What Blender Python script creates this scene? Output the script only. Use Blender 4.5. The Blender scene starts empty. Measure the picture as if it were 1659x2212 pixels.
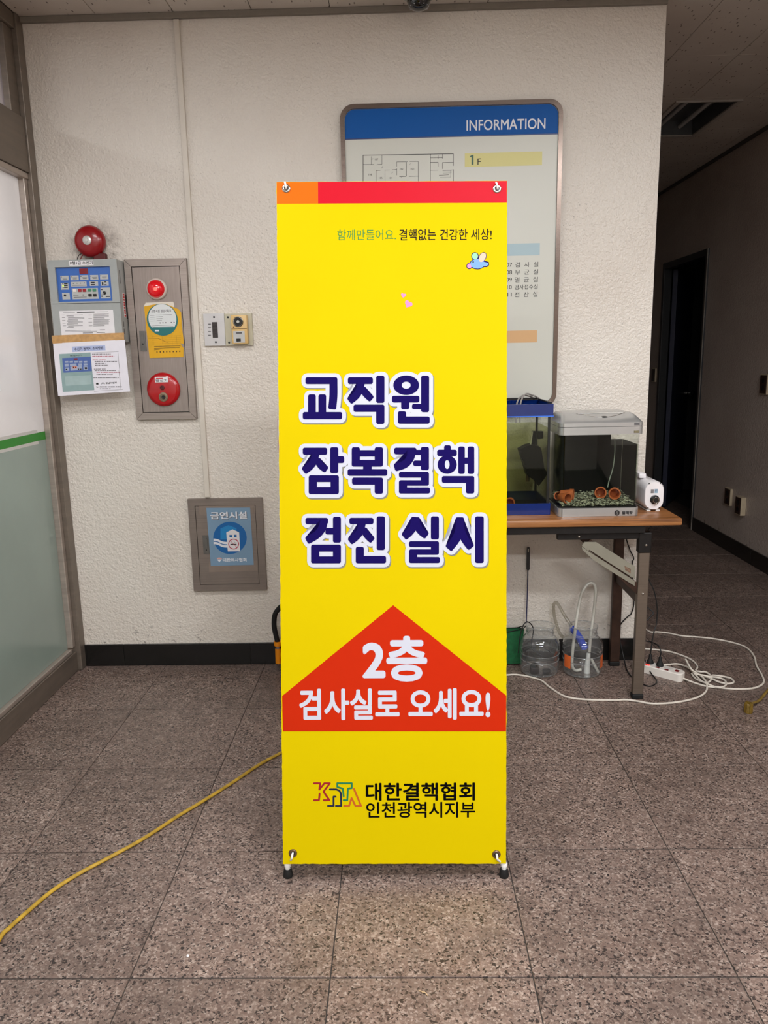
import bpy, bmesh, math, random
from mathutils import Vector, Matrix
random.seed(7)
scene = bpy.context.scene
COL = scene.collection
PI = math.pi

# ------------------------------------------------------------------ camera
IMG_W, IMG_H, FPX = 1659.0, 2212.0, 1668.0
CX, CY = IMG_W / 2, IMG_H / 2
CAM = Vector((0, 0, 1.4))
_d = Vector(((860 - CX) / FPX, (770 - CY) / FPX, 1)).normalized()
_n = Vector(((995 - CX) / FPX, (9440 - CY) / FPX, 1))
_n = (_n - _d * _n.dot(_d)).normalized()
_r = _n.cross(_d)
ROT = Matrix((_r, _d, -_n))            # rows: world axes seen in image axes (x right, y down, z forward)
cam_data = bpy.data.cameras.new('camera')
cam = bpy.data.objects.new('camera', cam_data)
COL.objects.link(cam)
cam_data.sensor_fit = 'VERTICAL'
cam_data.sensor_height = 24.0
cam_data.lens = FPX / IMG_H * 24.0
cam_data.clip_start = 0.05
_m = Matrix((ROT.col[0], -ROT.col[1], -ROT.col[2])).transposed().to_4x4()
_m.translation = CAM
cam.matrix_world = _m
scene.camera = cam

# ------------------------------------------------------------------ world, light, exposure
world = bpy.data.worlds.new('world')
scene.world = world
world.use_nodes = True
world.node_tree.nodes['Background'].inputs[0].default_value = (0.9, 0.95, 1, 1)
world.node_tree.nodes['Background'].inputs[1].default_value = 0.05
scene.view_settings.view_transform = 'Standard'
scene.view_settings.look = 'None'
scene.view_settings.gamma = 1
scene.view_settings.use_curve_mapping = False
scene.view_settings.exposure = 0.0
scene.cycles.transparent_max_bounces = 24
scene.cycles.max_bounces = 8

CEIL = 2.76
LAMPS = [  # x, y, size x, size y, watts, colour
    (0.75, 0.55, 1.20, 0.30, 58, (0.955, 0.975, 1.0)),
    (-0.85, 1.50, 0.60, 0.30, 19, (0.955, 0.975, 1.0)),
    (1.45, 1.50, 0.60, 0.30, 20, (0.955, 0.975, 1.0)),
    (-0.70, -1.60, 1.20, 0.30, 72, (0.955, 0.975, 1.0)),  # unseen fill, added to light wall and banner more evenly
    (0.95, -1.60, 1.20, 0.30, 88, (0.955, 0.975, 1.0)),  # second unseen fill, added beside it for the same evenness
    (-2.55, 2.0, 0.30, 1.20, 265, (0.97, 0.98, 1.0)),
]
for lx, ly, sx, sy, pw, c in LAMPS:
    ld = bpy.data.lights.new('lamp_light', 'AREA')
    ld.shape = 'RECTANGLE'
    ld.size, ld.size_y, ld.energy, ld.color = sx - .06, sy - .06, pw, c
    lo = bpy.data.objects.new('lamp_light', ld)
    lo.location = (lx, ly, CEIL - 0.022)
    COL.objects.link(lo)

# ------------------------------------------------------------------ pixel -> place helpers
def ray(x, y):
    return ROT @ Vector(((x - CX) / FPX, (y - CY) / FPX, 1))
def on(axis, val, x, y):
    r = ray(x, y)
    return CAM + r * ((val - CAM[axis]) / r[axis])
def G(x, y, z=0.0):            # on a level plane
    return on(2, z, x, y)
def Q(x, y, Y):                # on an upright plane facing the room
    return on(1, Y, x, y)
YW = 3.403                     # front face of the back wall
XR = 2.325                     # right corridor wall
XL = -1.50                     # glazed partition
XC = 1.082                     # corner of back wall and corridor

class Surf:
    def __init__(s, O, U, V):
        s.O, s.U, s.V = Vector(O), Vector(U).normalized(), Vector(V).normalized()
        s.N = s.U.cross(s.V).normalized()
    def P(s, u, v, n=0.0):
        return s.O + s.U * u + s.V * v + s.N * n
    def uv(s, x, y):
        r = ray(x, y)
        p = CAM + r * ((s.O - CAM).dot(s.N) / r.dot(s.N)) - s.O
        return p.dot(s.U), p.dot(s.V)
    def R(s, x0, y0, x1, y1):
        xc, yc = (x0 + x1) / 2, (y0 + y1) / 2
        return s.uv(x0, yc)[0], s.uv(xc, y1)[1], s.uv(x1, yc)[0], s.uv(xc, y0)[1]
def wall_surf(d=0.0):
    return Surf((0, YW - d, 0), (1, 0, 0), (0, 0, 1))

# ------------------------------------------------------------------ materials
def S(r, g, b):
    f = lambda c: (c / 12.92 if c <= .04045 else ((c + .055) / 1.055) ** 2.4)
    return (f(r / 255), f(g / 255), f(b / 255), 1)
def PR(r, g, b):          # scales banner colours down evenly against the strong light on the banner
    return tuple(c * .64 for c in S(r, g, b)[:3]) + (1,)
MATS = {}
class NT:
    def __init__(s, name):
        s.m = bpy.data.materials.new(name)
        s.m.use_nodes = True
        s.t = s.m.node_tree
        s.p = s.t.nodes['Principled BSDF']
        s.out = s.t.nodes['Material Output']
    def n(s, typ, **kw):
        nd = s.t.nodes.new(typ)
        for k, v in kw.items():
            if k in nd.inputs.keys() if isinstance(k, str) else False:
                nd.inputs[k].default_value = v
            else:
                setattr(nd, k, v)
        return nd
    def l(s, a, b):
        s.t.links.new(a, b)
    def pos(s, scale=(1, 1, 1)):
        g = s.n('ShaderNodeNewGeometry')
        mp = s.n('ShaderNodeMapping')
        mp.inputs['Scale'].default_value = scale
        s.l(g.outputs['Position'], mp.inputs['Vector'])
        return mp.outputs['Vector']
    def ramp(s, fac, stops):
        r = s.n('ShaderNodeValToRGB')
        e = r.color_ramp.elements
        while len(e) < len(stops):
            e.new(0.5)
        for i, (p, c) in enumerate(stops):
            e[i].position = p
            e[i].color = c if len(c) == 4 else (*c, 1)
        s.l(fac, r.inputs['Fac'])
        return r.outputs['Color']
    def noise(s, vec, scale, detail=3, rough=.55):
        n = s.n('ShaderNodeTexNoise')
        n.inputs['Scale'].default_value = scale
        n.inputs['Detail'].default_value = detail
        n.inputs['Roughness'].default_value = rough
        s.l(vec, n.inputs['Vector'])
        return n.outputs['Fac']
    def mix(s, fac, a, b, mode='MIX'):
        m = s.n('ShaderNodeMix', data_type='RGBA', blend_type=mode)
        for sock, v in ((m.inputs[0], fac), (m.inputs[6], a), (m.inputs[7], b)):
            if hasattr(v, 'links'):
                s.l(v, sock)
            else:
                sock.default_value = v
        return m.outputs[2]
    def bump(s, h, strength, dist):
        b = s.n('ShaderNodeBump')
        b.inputs['Strength'].default_value = strength
        b.inputs['Distance'].default_value = dist
        s.l(h, b.inputs['Height'])
        s.l(b.outputs['Normal'], s.p.inputs['Normal'])
        return b

def mat(name, col, rough=.5, metal=0.0, var=.06, scale=30, spec=.5, emit=0.0, bump=0.0, bscale=200, coat=0.0):
    if name in MATS:
        return MATS[name]
    t = NT(name)
    p = t.p
    p.inputs['Roughness'].default_value = rough
    p.inputs['Metallic'].default_value = metal
    p.inputs['Specular IOR Level'].default_value = spec
    p.inputs['Coat Weight'].default_value = coat
    if var > 0:
        f = t.noise(t.pos(), scale, 2)
        lo = tuple(c * (1 - var) for c in col[:3]) + (1,)
        hi = tuple(min(1, c * (1 + var)) for c in col[:3]) + (1,)
        t.l(t.ramp(f, [(.3, lo), (.7, hi)]), p.inputs['Base Color'])
    else:
        p.inputs['Base Color'].default_value = col
    if bump > 0:
        t.bump(t.noise(t.pos(), bscale, 2), bump, .002)
    if emit > 0:
        p.inputs['Emission Color'].default_value = col
        p.inputs['Emission Strength'].default_value = emit
    MATS[name] = t.m
    return t.m

def steel(name, col, rough=.35, stretch=(3, 3, 400), metal=.85):
    if name in MATS:
        return MATS[name]
    t = NT(name)
    t.p.inputs['Metallic'].default_value = metal
    f = t.noise(t.pos(stretch), 1.0, 3)
    lo = tuple(c * .86 for c in col[:3]) + (1,)
    hi = tuple(min(1, c * 1.12) for c in col[:3]) + (1,)
    base = t.ramp(f, [(.3, lo), (.7, hi)])
    g = t.noise(t.pos(), 9, 3)
    t.l(t.mix(t.ramp(g, [(.45, (0, 0, 0)), (.8, (.35, .35, .35))]), base, tuple(c * .6 for c in col[:3]) + (1,)), t.p.inputs['Base Color'])
    t.l(t.ramp(f, [(.2, (rough * .8,) * 3), (.8, (rough * 1.2,) * 3)]), t.p.inputs['Roughness'])
    MATS[name] = t.m
    return t.m

def schlick(t, f0=.04):
    """reflectance that is the same from both sides of a thin sheet"""
    lw = t.n('ShaderNodeLayerWeight')
    lw.inputs['Blend'].default_value = .5
    pw = t.n('ShaderNodeMath', operation='POWER')
    t.l(lw.outputs['Facing'], pw.inputs[0])
    pw.inputs[1].default_value = 4.0
    ma = t.n('ShaderNodeMath', operation='MULTIPLY_ADD')
    t.l(pw.outputs[0], ma.inputs[0])
    ma.inputs[1].default_value = 1 - f0
    ma.inputs[2].default_value = f0
    return ma.outputs[0]

def glass(name, tint, refl=1.0, rough=.02, haze=0.0):
    if name in MATS:
        return MATS[name]
    t = NT(name)
    tr = t.n('ShaderNodeBsdfTransparent')
    tr.inputs['Color'].default_value = tint
    gl = t.n('ShaderNodeBsdfGlossy')
    gl.inputs['Roughness'].default_value = rough
    mu = t.n('ShaderNodeMath', operation='MULTIPLY')
    t.l(schlick(t), mu.inputs[0])
    mu.inputs[1].default_value = refl
    mx = t.n('ShaderNodeMixShader')
    t.l(mu.outputs[0], mx.inputs[0])
    t.l(tr.outputs[0], mx.inputs[1])
    t.l(gl.outputs[0], mx.inputs[2])
    last = mx.outputs[0]
    if haze > 0:
        df = t.n('ShaderNodeBsdfDiffuse')
        df.inputs['Color'].default_value = (.75, .76, .76, 1)
        mh = t.n('ShaderNodeMixShader')
        mh.inputs[0].default_value = haze
        t.l(last, mh.inputs[1])
        t.l(df.outputs[0], mh.inputs[2])
        last = mh.outputs[0]
    t.l(last, t.out.inputs['Surface'])
    MATS[name] = t.m
    return t.m

def m_wall(name, c, warm):
    t = NT(name)
    v = t.pos()
    big = t.noise(v, 1.7, 4)
    base = t.ramp(big, [(.35, c), (.65, warm)])
    # fine dark pits and small chips of the paint
    pit = t.noise(v, 140, 2)
    patch = t.noise(v, 3.1, 2)
    pm = t.n('ShaderNodeMath', operation='MULTIPLY')
    t.l(t.ramp(pit, [(.66, (0, 0, 0)), (.72, (1, 1, 1))]), pm.inputs[0])
    t.l(t.ramp(patch, [(.50, (0, 0, 0)), (.66, (.55, .55, .55))]), pm.inputs[1])
    base = t.mix(pm.outputs[0], base, S(120, 108, 98))
    # scuffs low on the wall, above the skirting
    sep = t.n('ShaderNodeSeparateXYZ')
    t.l(v, sep.inputs[0])
    low = t.ramp(sep.outputs['Z'], [(.10, (1, 1, 1)), (.24, (0, 0, 0))])
    sc = t.n('ShaderNodeMath', operation='MULTIPLY')
    t.l(low, sc.inputs[0])
    t.l(t.ramp(t.noise(v, 26, 5, .7), [(.61, (0, 0, 0)), (.66, (.8, .8, .8))]), sc.inputs[1])
    base = t.mix(sc.outputs[0], base, S(96, 88, 84))
    if name.startswith('cream'):          # grime rubbed into the paint round the bell
        ds = t.n('ShaderNodeVectorMath', operation='DISTANCE')
        t.l(v, ds.inputs[0])
        ds.inputs[1].default_value = (-1.275, YW, 1.875)
        gm = t.n('ShaderNodeMath', operation='MULTIPLY')
        t.l(t.ramp(ds.outputs['Value'], [(.065, (.6, .6, .6)), (.135, (0, 0, 0))]), gm.inputs[0])
        t.l(t.ramp(t.noise(v, 38, 4, .65), [(.4, (.15, .15, .15)), (.62, (1, 1, 1))]), gm.inputs[1])
        base = t.mix(gm.outputs[0], base, S(92, 76, 66))
    t.l(base, t.p.inputs['Base Color'])
    t.p.inputs['Roughness'].default_value = .27
    t.p.inputs['Specular IOR Level'].default_value = .5
    a = t.noise(v, 120, 3, .5)
    b = t.noise(v, 52, 2, .5)
    ad = t.n('ShaderNodeMath', operation='ADD')
    t.l(a, ad.inputs[0])
    t.l(b, ad.inputs[1])
    t.bump(ad.outputs[0], .7, .006)
    MATS[name] = t.m
    return t.m
WALL = m_wall('cream_wall_paint', S(228, 221, 211), S(220, 211, 200))
WALL_DIM = m_wall('beige_corridor_paint', S(192, 178, 168), S(182, 166, 156))  # same cream as the lobby, with the corridor's dimness put into the colour

def m_granite():
    t = NT('pink_brown_granite')
    v = t.pos()
    oi = t.n('ShaderNodeObjectInfo')
    off = t.n('ShaderNodeVectorMath', operation='ADD')
    cmb = t.n('ShaderNodeCombineXYZ')
    mm = t.n('ShaderNodeMath', operation='MULTIPLY')
    mm.inputs[1].default_value = 40
    t.l(oi.outputs['Random'], mm.inputs[0])
    t.l(mm.outputs[0], cmb.inputs[2])
    t.l(v, off.inputs[0])
    t.l(cmb.outputs[0], off.inputs[1])
    vv = off.outputs[0]
    vor = t.n('ShaderNodeTexVoronoi')
    vor.inputs['Scale'].default_value = 210
    vor.inputs['Randomness'].default_value = 1
    wob = t.n('ShaderNodeVectorMath', operation='MULTIPLY_ADD')
    nz = t.n('ShaderNodeTexNoise')
    nz.inputs['Scale'].default_value = 160
    t.l(vv, nz.inputs['Vector'])
    t.l(nz.outputs['Color'], wob.inputs[0])
    wob.inputs[1].default_value = (.012, .012, .012)
    t.l(vv, wob.inputs[2])
    t.l(wob.outputs[0], vor.inputs['Vector'])
    sep = t.n('ShaderNodeSeparateColor')
    t.l(vor.outputs['Color'], sep.inputs[0])
    grain = t.ramp(sep.outputs[0], [(0, S(34, 30, 29)), (.13, S(50, 43, 41)), (.17, S(102, 84, 76)), (.5, S(122, 103, 94)), (.62, S(110, 94, 86)), (.85, S(142, 124, 113)), (1, S(160, 145, 135))])
    grain.node.color_ramp.interpolation = 'LINEAR'
    cl = t.noise(vv, 22, 3)
    c2 = t.mix(t.ramp(cl, [(.4, (0, 0, 0)), (.7, (.42, .42, .42))]), grain, S(70, 60, 56))
    st = t.noise(v, 2.6, 4)
    c3 = t.mix(t.ramp(st, [(.42, (0, 0, 0)), (.75, (.45, .45, .45))]), c2, S(76, 63, 56))
    hs = t.n('ShaderNodeHueSaturation')
    mr = t.n('ShaderNodeMapRange')
    mr.inputs['To Min'].default_value = .98
    mr.inputs['To Max'].default_value = 1.22
    t.l(oi.outputs['Random'], mr.inputs['Value'])
    t.l(mr.outputs[0], hs.inputs['Value'])
    t.l(c3, hs.inputs['Color'])
    t.l(hs.outputs[0], t.p.inputs['Base Color'])
    rg = t.noise(v, 7, 3)
    t.l(t.ramp(rg, [(.3, (.30,) * 3), (.7, (.5,) * 3)]), t.p.inputs['Roughness'])
    t.p.inputs['Specular IOR Level'].default_value = .4
    MATS['granite'] = t.m
    return t.m
GRANITE = m_granite()

def m_ceiling():
    t = NT('speckled_ceiling_board')
    v = t.pos((1, 1, 1))
    vor = t.n('ShaderNodeTexVoronoi')
    vor.inputs['Scale'].default_value = 22
    mp = t.n('ShaderNodeMapping')
    mp.inputs['Scale'].default_value = (2.2, .8, 1)
    mp.inputs['Rotation'].default_value = (0, 0, .5)
    t.l(v, mp.inputs[0])
    t.l(mp.outputs[0], vor.inputs['Vector'])
    d = t.ramp(vor.outputs['Distance'], [(.12, (1, 1, 1)), (.18, (0, 0, 0))])
    base = t.ramp(t.noise(v, 3, 3), [(.3, S(192, 182, 172)), (.7, S(204, 196, 186))])
    t.l(t.mix(d, base, S(120, 110, 102)), t.p.inputs['Base Color'])
    t.p.inputs['Roughness'].default_value = .9
    t.bump(d, -.4, .004)
    MATS['ceiling'] = t.m
    return t.m
CEILM = m_ceiling()

def m_wood():
    t = NT('brown_wood_laminate')
    v = t.pos((1.2, 22, 30))
    w = t.noise(v, 3.0, 5, .6)
    c = t.ramp(w, [(.3, S(96, 58, 30)), (.5, S(150, 98, 56)), (.7, S(176, 122, 74))])
    t.l(c, t.p.inputs['Base Color'])
    t.p.inputs['Roughness'].default_value = .32
    MATS['wood'] = t.m
    return t.m
WOOD = m_wood()

def m_frost(name, c, transl, rough, clear=0.0):
    t = NT(name)
    df = t.n('ShaderNodeBsdfDiffuse')
    tl = t.n('ShaderNodeBsdfTranslucent')
    gl = t.n('ShaderNodeBsdfGlossy')
    col = t.ramp(t.noise(t.pos(), 5, 4), [(.3, tuple(x * .94 for x in c[:3]) + (1,)), (.7, c)])
    for nd in (df, tl):
        t.l(col, nd.inputs['Color'])
    gl.inputs['Roughness'].default_value = rough
    m1 = t.n('ShaderNodeMixShader')
    m1.inputs[0].default_value = transl
    t.l(df.outputs[0], m1.inputs[1])
    t.l(tl.outputs[0], m1.inputs[2])
    m2 = t.n('ShaderNodeMixShader')
    t.l(schlick(t), m2.inputs[0])
    t.l(m1.outputs[0], m2.inputs[1])
    t.l(gl.outputs[0], m2.inputs[2])
    last = m2.outputs[0]
    if clear > 0:
        tr = t.n('ShaderNodeBsdfTransparent')
        m3 = t.n('ShaderNodeMixShader')
        m3.inputs[0].default_value = clear
        t.l(last, m3.inputs[1])
        t.l(tr.outputs[0], m3.inputs[2])
        last = m3.outputs[0]
    t.l(last, t.out.inputs['Surface'])
    MATS[name] = t.m
    return t.m
FROST_UP = m_frost('white_frosted_film', S(206, 204, 204), .55, .2)
FROST_FAN = m_frost('hazy_fanlight_glass', S(150, 142, 146), .4, .2, .24)
FROST_LOW = m_frost('grey_green_frosted_glass', S(160, 170, 164), .5, .22)

STEEL = steel('brushed_steel', S(168, 156, 148), .42, (3, 3, 400), .6)
STEEL_H = steel('brushed_steel_frame', S(160, 148, 141), .40, (300, 3, 3), .6)
BRONZE = steel('bronze_steel', S(142, 130, 122), .48, (3, 3, 400), .5)
ANOD = steel('brown_anodised_aluminium', S(126, 115, 104), .42, (3, 3, 60), .45)
BEAD = steel('pale_aluminium_bead', S(178, 166, 156), .35, (3, 3, 60), .5)
BLACKSTONE = mat('black_polished_stone', S(22, 21, 20), .25, var=.5, scale=120)
GROUT = mat('grey_grout', S(58, 52, 48), .9)
BLACK = mat('black_plastic', S(16, 16, 17), .38, var=.1)
BLACKR = mat('black_rubber', S(14, 14, 14), .7, var=.1)
WHITE = mat('white_plastic', S(232, 230, 226), .35, var=.02)
PAPER = mat('white_paper', S(232, 230, 232), .6, var=.02)
INK = mat('black_ink', S(26, 24, 26), .6, var=0)
GREYINK = mat('grey_ink', S(92, 90, 92), .6, var=0)
REDP = mat('glossy_red_paint', S(178, 16, 24), .22, var=.05, coat=.3)
CHROME = mat('chrome_steel', S(200, 196, 190), .18, 1.0, var=.02)

# ------------------------------------------------------------------ mesh building
WM = {}       # world matrix of every object built here
def root(name, loc, label=None, cat=None, group=None, rot=None):
    o = bpy.data.objects.new(name, None)
    o.empty_display_size = .05
    COL.objects.link(o)
    M = Matrix.Translation(Vector(loc))
    if rot is not None:
        M = M @ rot.to_4x4()
    o.matrix_world = M
    WM[o.name] = M
    tag(o, label, cat, group)
    return o
def tag(o, label=None, cat=None, group=None, kind=None):
    if label: o['label'] = label
    if cat: o['category'] = cat
    if group: o['group'] = group
    if kind: o['kind'] = kind
    return o
def part(name, bm, m, parent=None, label=None, smooth=None, at=None, kind=None):
    """bm holds world coordinates; the object keeps its own local frame under its parent"""
    if parent is not None:
        M = WM[parent.name]
    else:
        if at is None:
            xs = [v.co for v in bm.verts]
            at = ((min(c.x for c in xs) + max(c.x for c in xs)) / 2, (min(c.y for c in xs) + max(c.y for c in xs)) / 2, min(c.z for c in xs))
        M = Matrix.Translation(Vector(at))
    bmesh.ops.transform(bm, matrix=M.inverted(), verts=bm.verts)
    bm.normal_update()
    me = bpy.data.meshes.new(name)
    bm.to_mesh(me)
    bm.free()
    if smooth is not None:
        for p in me.polygons:
            p.use_smooth = True
        me.set_sharp_from_angle(angle=math.radians(smooth))
    for mm in (m if isinstance(m, (list, tuple)) else [m]):
        me.materials.append(mm)
    o = bpy.data.objects.new(name, me)
    COL.objects.link(o)
    if parent is not None:
        o.parent = parent
    else:
        o.matrix_world = M
    WM[o.name] = M
    if label: o['label'] = label
    if kind: o['kind'] = kind
    return o

def BM():
    return bmesh.new()
def bx(bm, a, b, bev=0.0, M=None):
    x0, y0, z0 = a
    x1, y1, z1 = b
    vs = [bm.verts.new(p) for p in ((x0, y0, z0), (x1, y0, z0), (x1, y1, z0), (x0, y1, z0), (x0, y0, z1), (x1, y0, z1), (x1, y1, z1), (x0, y1, z1))]
    fs = [bm.faces.new([vs[i] for i in f]) for f in ((3, 2, 1, 0), (4, 5, 6, 7), (0, 1, 5, 4), (1, 2, 6, 5), (2, 3, 7, 6), (3, 0, 4, 7))]
    if M is not None:
        bmesh.ops.transform(bm, matrix=M, verts=vs)
    if bev > 0:
        es = list({e for f in fs for e in f.edges})
        bmesh.ops.bevel(bm, geom=es, offset=bev, segments=2, profile=.5, affect='EDGES')
    return bm
def slab(bm, s, pts, n0, n1, cap_back=True):
    a = [bm.verts.new(s.P(u, v, n0)) for u, v in pts]
    b = [bm.verts.new(s.P(u, v, n1)) for u, v in pts]
    k = len(pts)
    bm.faces.new(b)
    if cap_back:
        bm.faces.new(list(reversed(a)))
    for i in range(k):
        j = (i + 1) % k
        bm.faces.new((a[i], a[j], b[j], b[i]))
    return bm
def flat(bm, s, pts, n):
    bm.faces.new([bm.verts.new(s.P(u, v, n)) for u, v in pts])
    return bm
def rect(u0, v0, u1, v1):
    return [(u0, v0), (u1, v0), (u1, v1), (u0, v1)]
def rrect(u0, v0, u1, v1, r, k=5):
    r = min(r, (u1 - u0) / 2.001, (v1 - v0) / 2.001)
    out = []
    for cx, cy, a0 in ((u1 - r, v0 + r, -90), (u1 - r, v1 - r, 0), (u0 + r, v1 - r, 90), (u0 + r, v0 + r, 180)):
        for i in range(k + 1):
            a = math.radians(a0 + 90 * i / k)
            out.append((cx + r * math.cos(a), cy + r * math.sin(a)))
    return out
def ell(cu, cv, ru, rv=None, k=32, a0=0.0, a1=2 * PI):
    rv = ru if rv is None else rv
    full = abs(a1 - a0 - 2 * PI) < 1e-6
    m = k if full else k + 1
    return [(cu + ru * math.cos(a0 + (a1 - a0) * i / k), cv + rv * math.sin(a0 + (a1 - a0) * i / k)) for i in range(m)]
def ring(bm, s, outer, inner, n0, n1):
    k = len(outer)
    A = [[bm.verts.new(s.P(u, v, n)) for u, v in pts] for pts, n in ((outer, n0), (outer, n1), (inner, n1), (inner, n0))]
    for q in range(4):
        c, d = A[q], A[(q + 1) % 4]
        for i in range(k):
            j = (i + 1) % k
            bm.faces.new((c[i], c[j], d[j], d[i]))
    return bm
def lathe(bm, s, cu, cv, prof, k=28):
    """prof: (radius, n) pairs, spun about the surface normal through (cu, cv)"""
    rings = []
    for r, n in prof:
        if r < 1e-6:
            rings.append([bm.verts.new(s.P(cu, cv, n))])
        else:
            rings.append([bm.verts.new(s.P(cu + r * math.cos(2 * PI * i / k), cv + r * math.sin(2 * PI * i / k), n)) for i in range(k)])
    for a, b in zip(rings, rings[1:]):
        for i in range(k):
            j = (i + 1) % k
            if len(a) == 1 and len(b) == 1:
                continue
            if len(a) == 1:
                bm.faces.new((a[0], b[i], b[j]))
            elif len(b) == 1:
                bm.faces.new((a[i], a[j], b[0]))
            else:
                bm.faces.new((a[i], a[j], b[j], b[i]))
    return bm
UP = lambda x, y, z=0.0: Surf((x, y, z), (1, 0, 0), (0, 1, 0))     # level surface, normal up
def smooth_path(pts, sub=6):
    pts = [Vector(p) for p in pts]
    if len(pts) < 3:
        return pts
    out = []
    for i in range(len(pts) - 1):
        p0 = pts[max(i - 1, 0)]
        p1, p2 = pts[i], pts[i + 1]
        p3 = pts[min(i + 2, len(pts) - 1)]
        for k in range(sub):
            t = k / sub
            out.append(.5 * ((2 * p1) + (-p0 + p2) * t + (2 * p0 - 5 * p1 + 4 * p2 - p3) * t * t + (-p0 + 3 * p1 - 3 * p2 + p3) * t ** 3))
    out.append(pts[-1])
    return out
def tube(bm, pts, r, k=8, sub=6, flatz=1.0, caps=True):
    path = smooth_path(pts, sub) if sub else [Vector(p) for p in pts]
    rs = r if isinstance(r, (list, tuple)) else None
    rings = []
    prev = None
    for i, p in enumerate(path):
        t = (path[min(i + 1, len(path) - 1)] - path[max(i - 1, 0)])
        if t.length < 1e-9:
            t = Vector((0, 0, 1))
        t.normalize()
        if prev is None:
            a = t.cross(Vector((0, 0, 1)))
            if a.length < .05:
                a = t.cross(Vector((1, 0, 0)))
        else:
            a = prev - t * prev.dot(t)
        a.normalize()
        prev = a
        b = t.cross(a)
        rr = r if rs is None else rs[0] + (rs[1] - rs[0]) * i / (len(path) - 1)
        rings.append([bm.verts.new(p + a * rr * math.cos(2 * PI * j / k) + b * rr * flatz * math.sin(2 * PI * j / k)) for j in range(k)])
    for A, B in zip(rings, rings[1:]):
        for j in range(k):
            q = (j + 1) % k
            bm.faces.new((A[j], A[q], B[q], B[j]))
    if caps:
        bm.faces.new(list(reversed(rings[0])))
        bm.faces.new(rings[-1])
    return bm

def text(body, s, box, n, m, parent, name='lettering', bold=0.0, align=None, label=None, lines=None):
    """printed characters fitted into a rectangle (u0, v0, u1, v1) of a surface"""
    c = bpy.data.curves.new('t', 'FONT')
    c.body = body
    c.resolution_u = 4
    o = bpy.data.objects.new('t', c)
    COL.objects.link(o)
    dg = bpy.context.evaluated_depsgraph_get()
    dg.update()
    me = bpy.data.meshes.new_from_object(o.evaluated_get(dg))
    bpy.data.objects.remove(o)
    bm = bmesh.new()
    bm.from_mesh(me)
    bpy.data.meshes.remove(me)
    bpy.data.curves.remove(c)
    xs = [v.co.x for v in bm.verts]
    ys = [v.co.y for v in bm.verts]
    x0, x1, y0, y1 = min(xs), max(xs), min(ys), max(ys)
    u0, v0, u1, v1 = box
    for v in bm.verts:
        v.co = s.P(u0 + (v.co.x - x0) / (x1 - x0) * (u1 - u0), v0 + (v.co.y - y0) / (y1 - y0) * (v1 - v0), n)
    if bold:
        base = bm.copy()
        src = [(v.co.copy()) for v in base.verts]
        eu, ev = bold / (x1 - x0) * (u1 - u0), bold / (y1 - y0) * (v1 - v0)
        fs = [[v.index for v in f.verts] for f in base.faces]
        for q in range(8):
            dl = s.P(u0 + eu * math.cos(q * PI / 4), v0 + ev * math.sin(q * PI / 4), n - 4e-6 * (q + 1)) - s.P(u0, v0, n)
            nv = [bm.verts.new(p + dl) for p in src]
            for f in fs:
                bm.faces.new([nv[k] for k in f])
        base.free()
    bm.normal_update()
    for f in bm.faces:
        if f.normal.dot(s.N) < 0:
            f.normal_flip()
    return part(name, bm, m, parent, label)

def prints(s, pieces, m, parent, name, n, label=None):
    """flat printed shapes (lists of uv) joined into one printed layer"""
    bm = BM()
    for i, p in enumerate(pieces):
        flat(bm, s, p, n + i * 4e-6)
    return part(name, bm, m, parent, label, kind='stuff' if name in ('panel_marks', 'floor_plan', 'fine_print', 'switch_legend', 'table_lines') else None)
def struct(name, bm, m, **kw):
    o = part(name, bm, m, **kw)
    o['kind'] = 'structure'
    return o
def line_uv(a, b, w):
    ax, ay = a
    bx_, by = b
    dx, dy = bx_ - ax, by - ay
    L = math.hypot(dx, dy) or 1
    px, py = -dy / L * w / 2, dx / L * w / 2
    return [(ax - px, ay - py), (bx_ - px, by - py), (bx_ + px, by + py), (ax + px, ay + py)]

# ================================================================== SETTING
# floor: grout bed and one slab per tile
PX, PY, X0, Y0 = .4655, .4665, .287, 1.53
floor = struct('floor', bx(BM(), (-3.7, -3.6, -.12), (5.7, 9.2, -.003)), GROUT)
tile_mesh = None
for i in range(-9, 6):
    for j in range(-5, 16):
        a, b = X0 + i * PX, Y0 + j * PY
        if a > XR or a + PX < -3.6 or (b > YW + .1 and a + PX < XC) or b > 9 or b < -1.0:
            continue
        if a + PX < XL - .1 and b < -.5:
            continue
        if tile_mesh is None:
            bm = bx(BM(), (0.0013, 0.0024, -.02), (PX - .0013, PY - .0024, 0), .0010)
            t = part('floor_tile', bm, GRANITE, None, at=(0, 0, 0))
            tile_mesh = t.data
        else:
            t = bpy.data.objects.new('floor_tile', tile_mesh)
            COL.objects.link(t)
        t.parent = floor
        t.location = Vector((a, b, 0)) - WM[floor.name].translation

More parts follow.
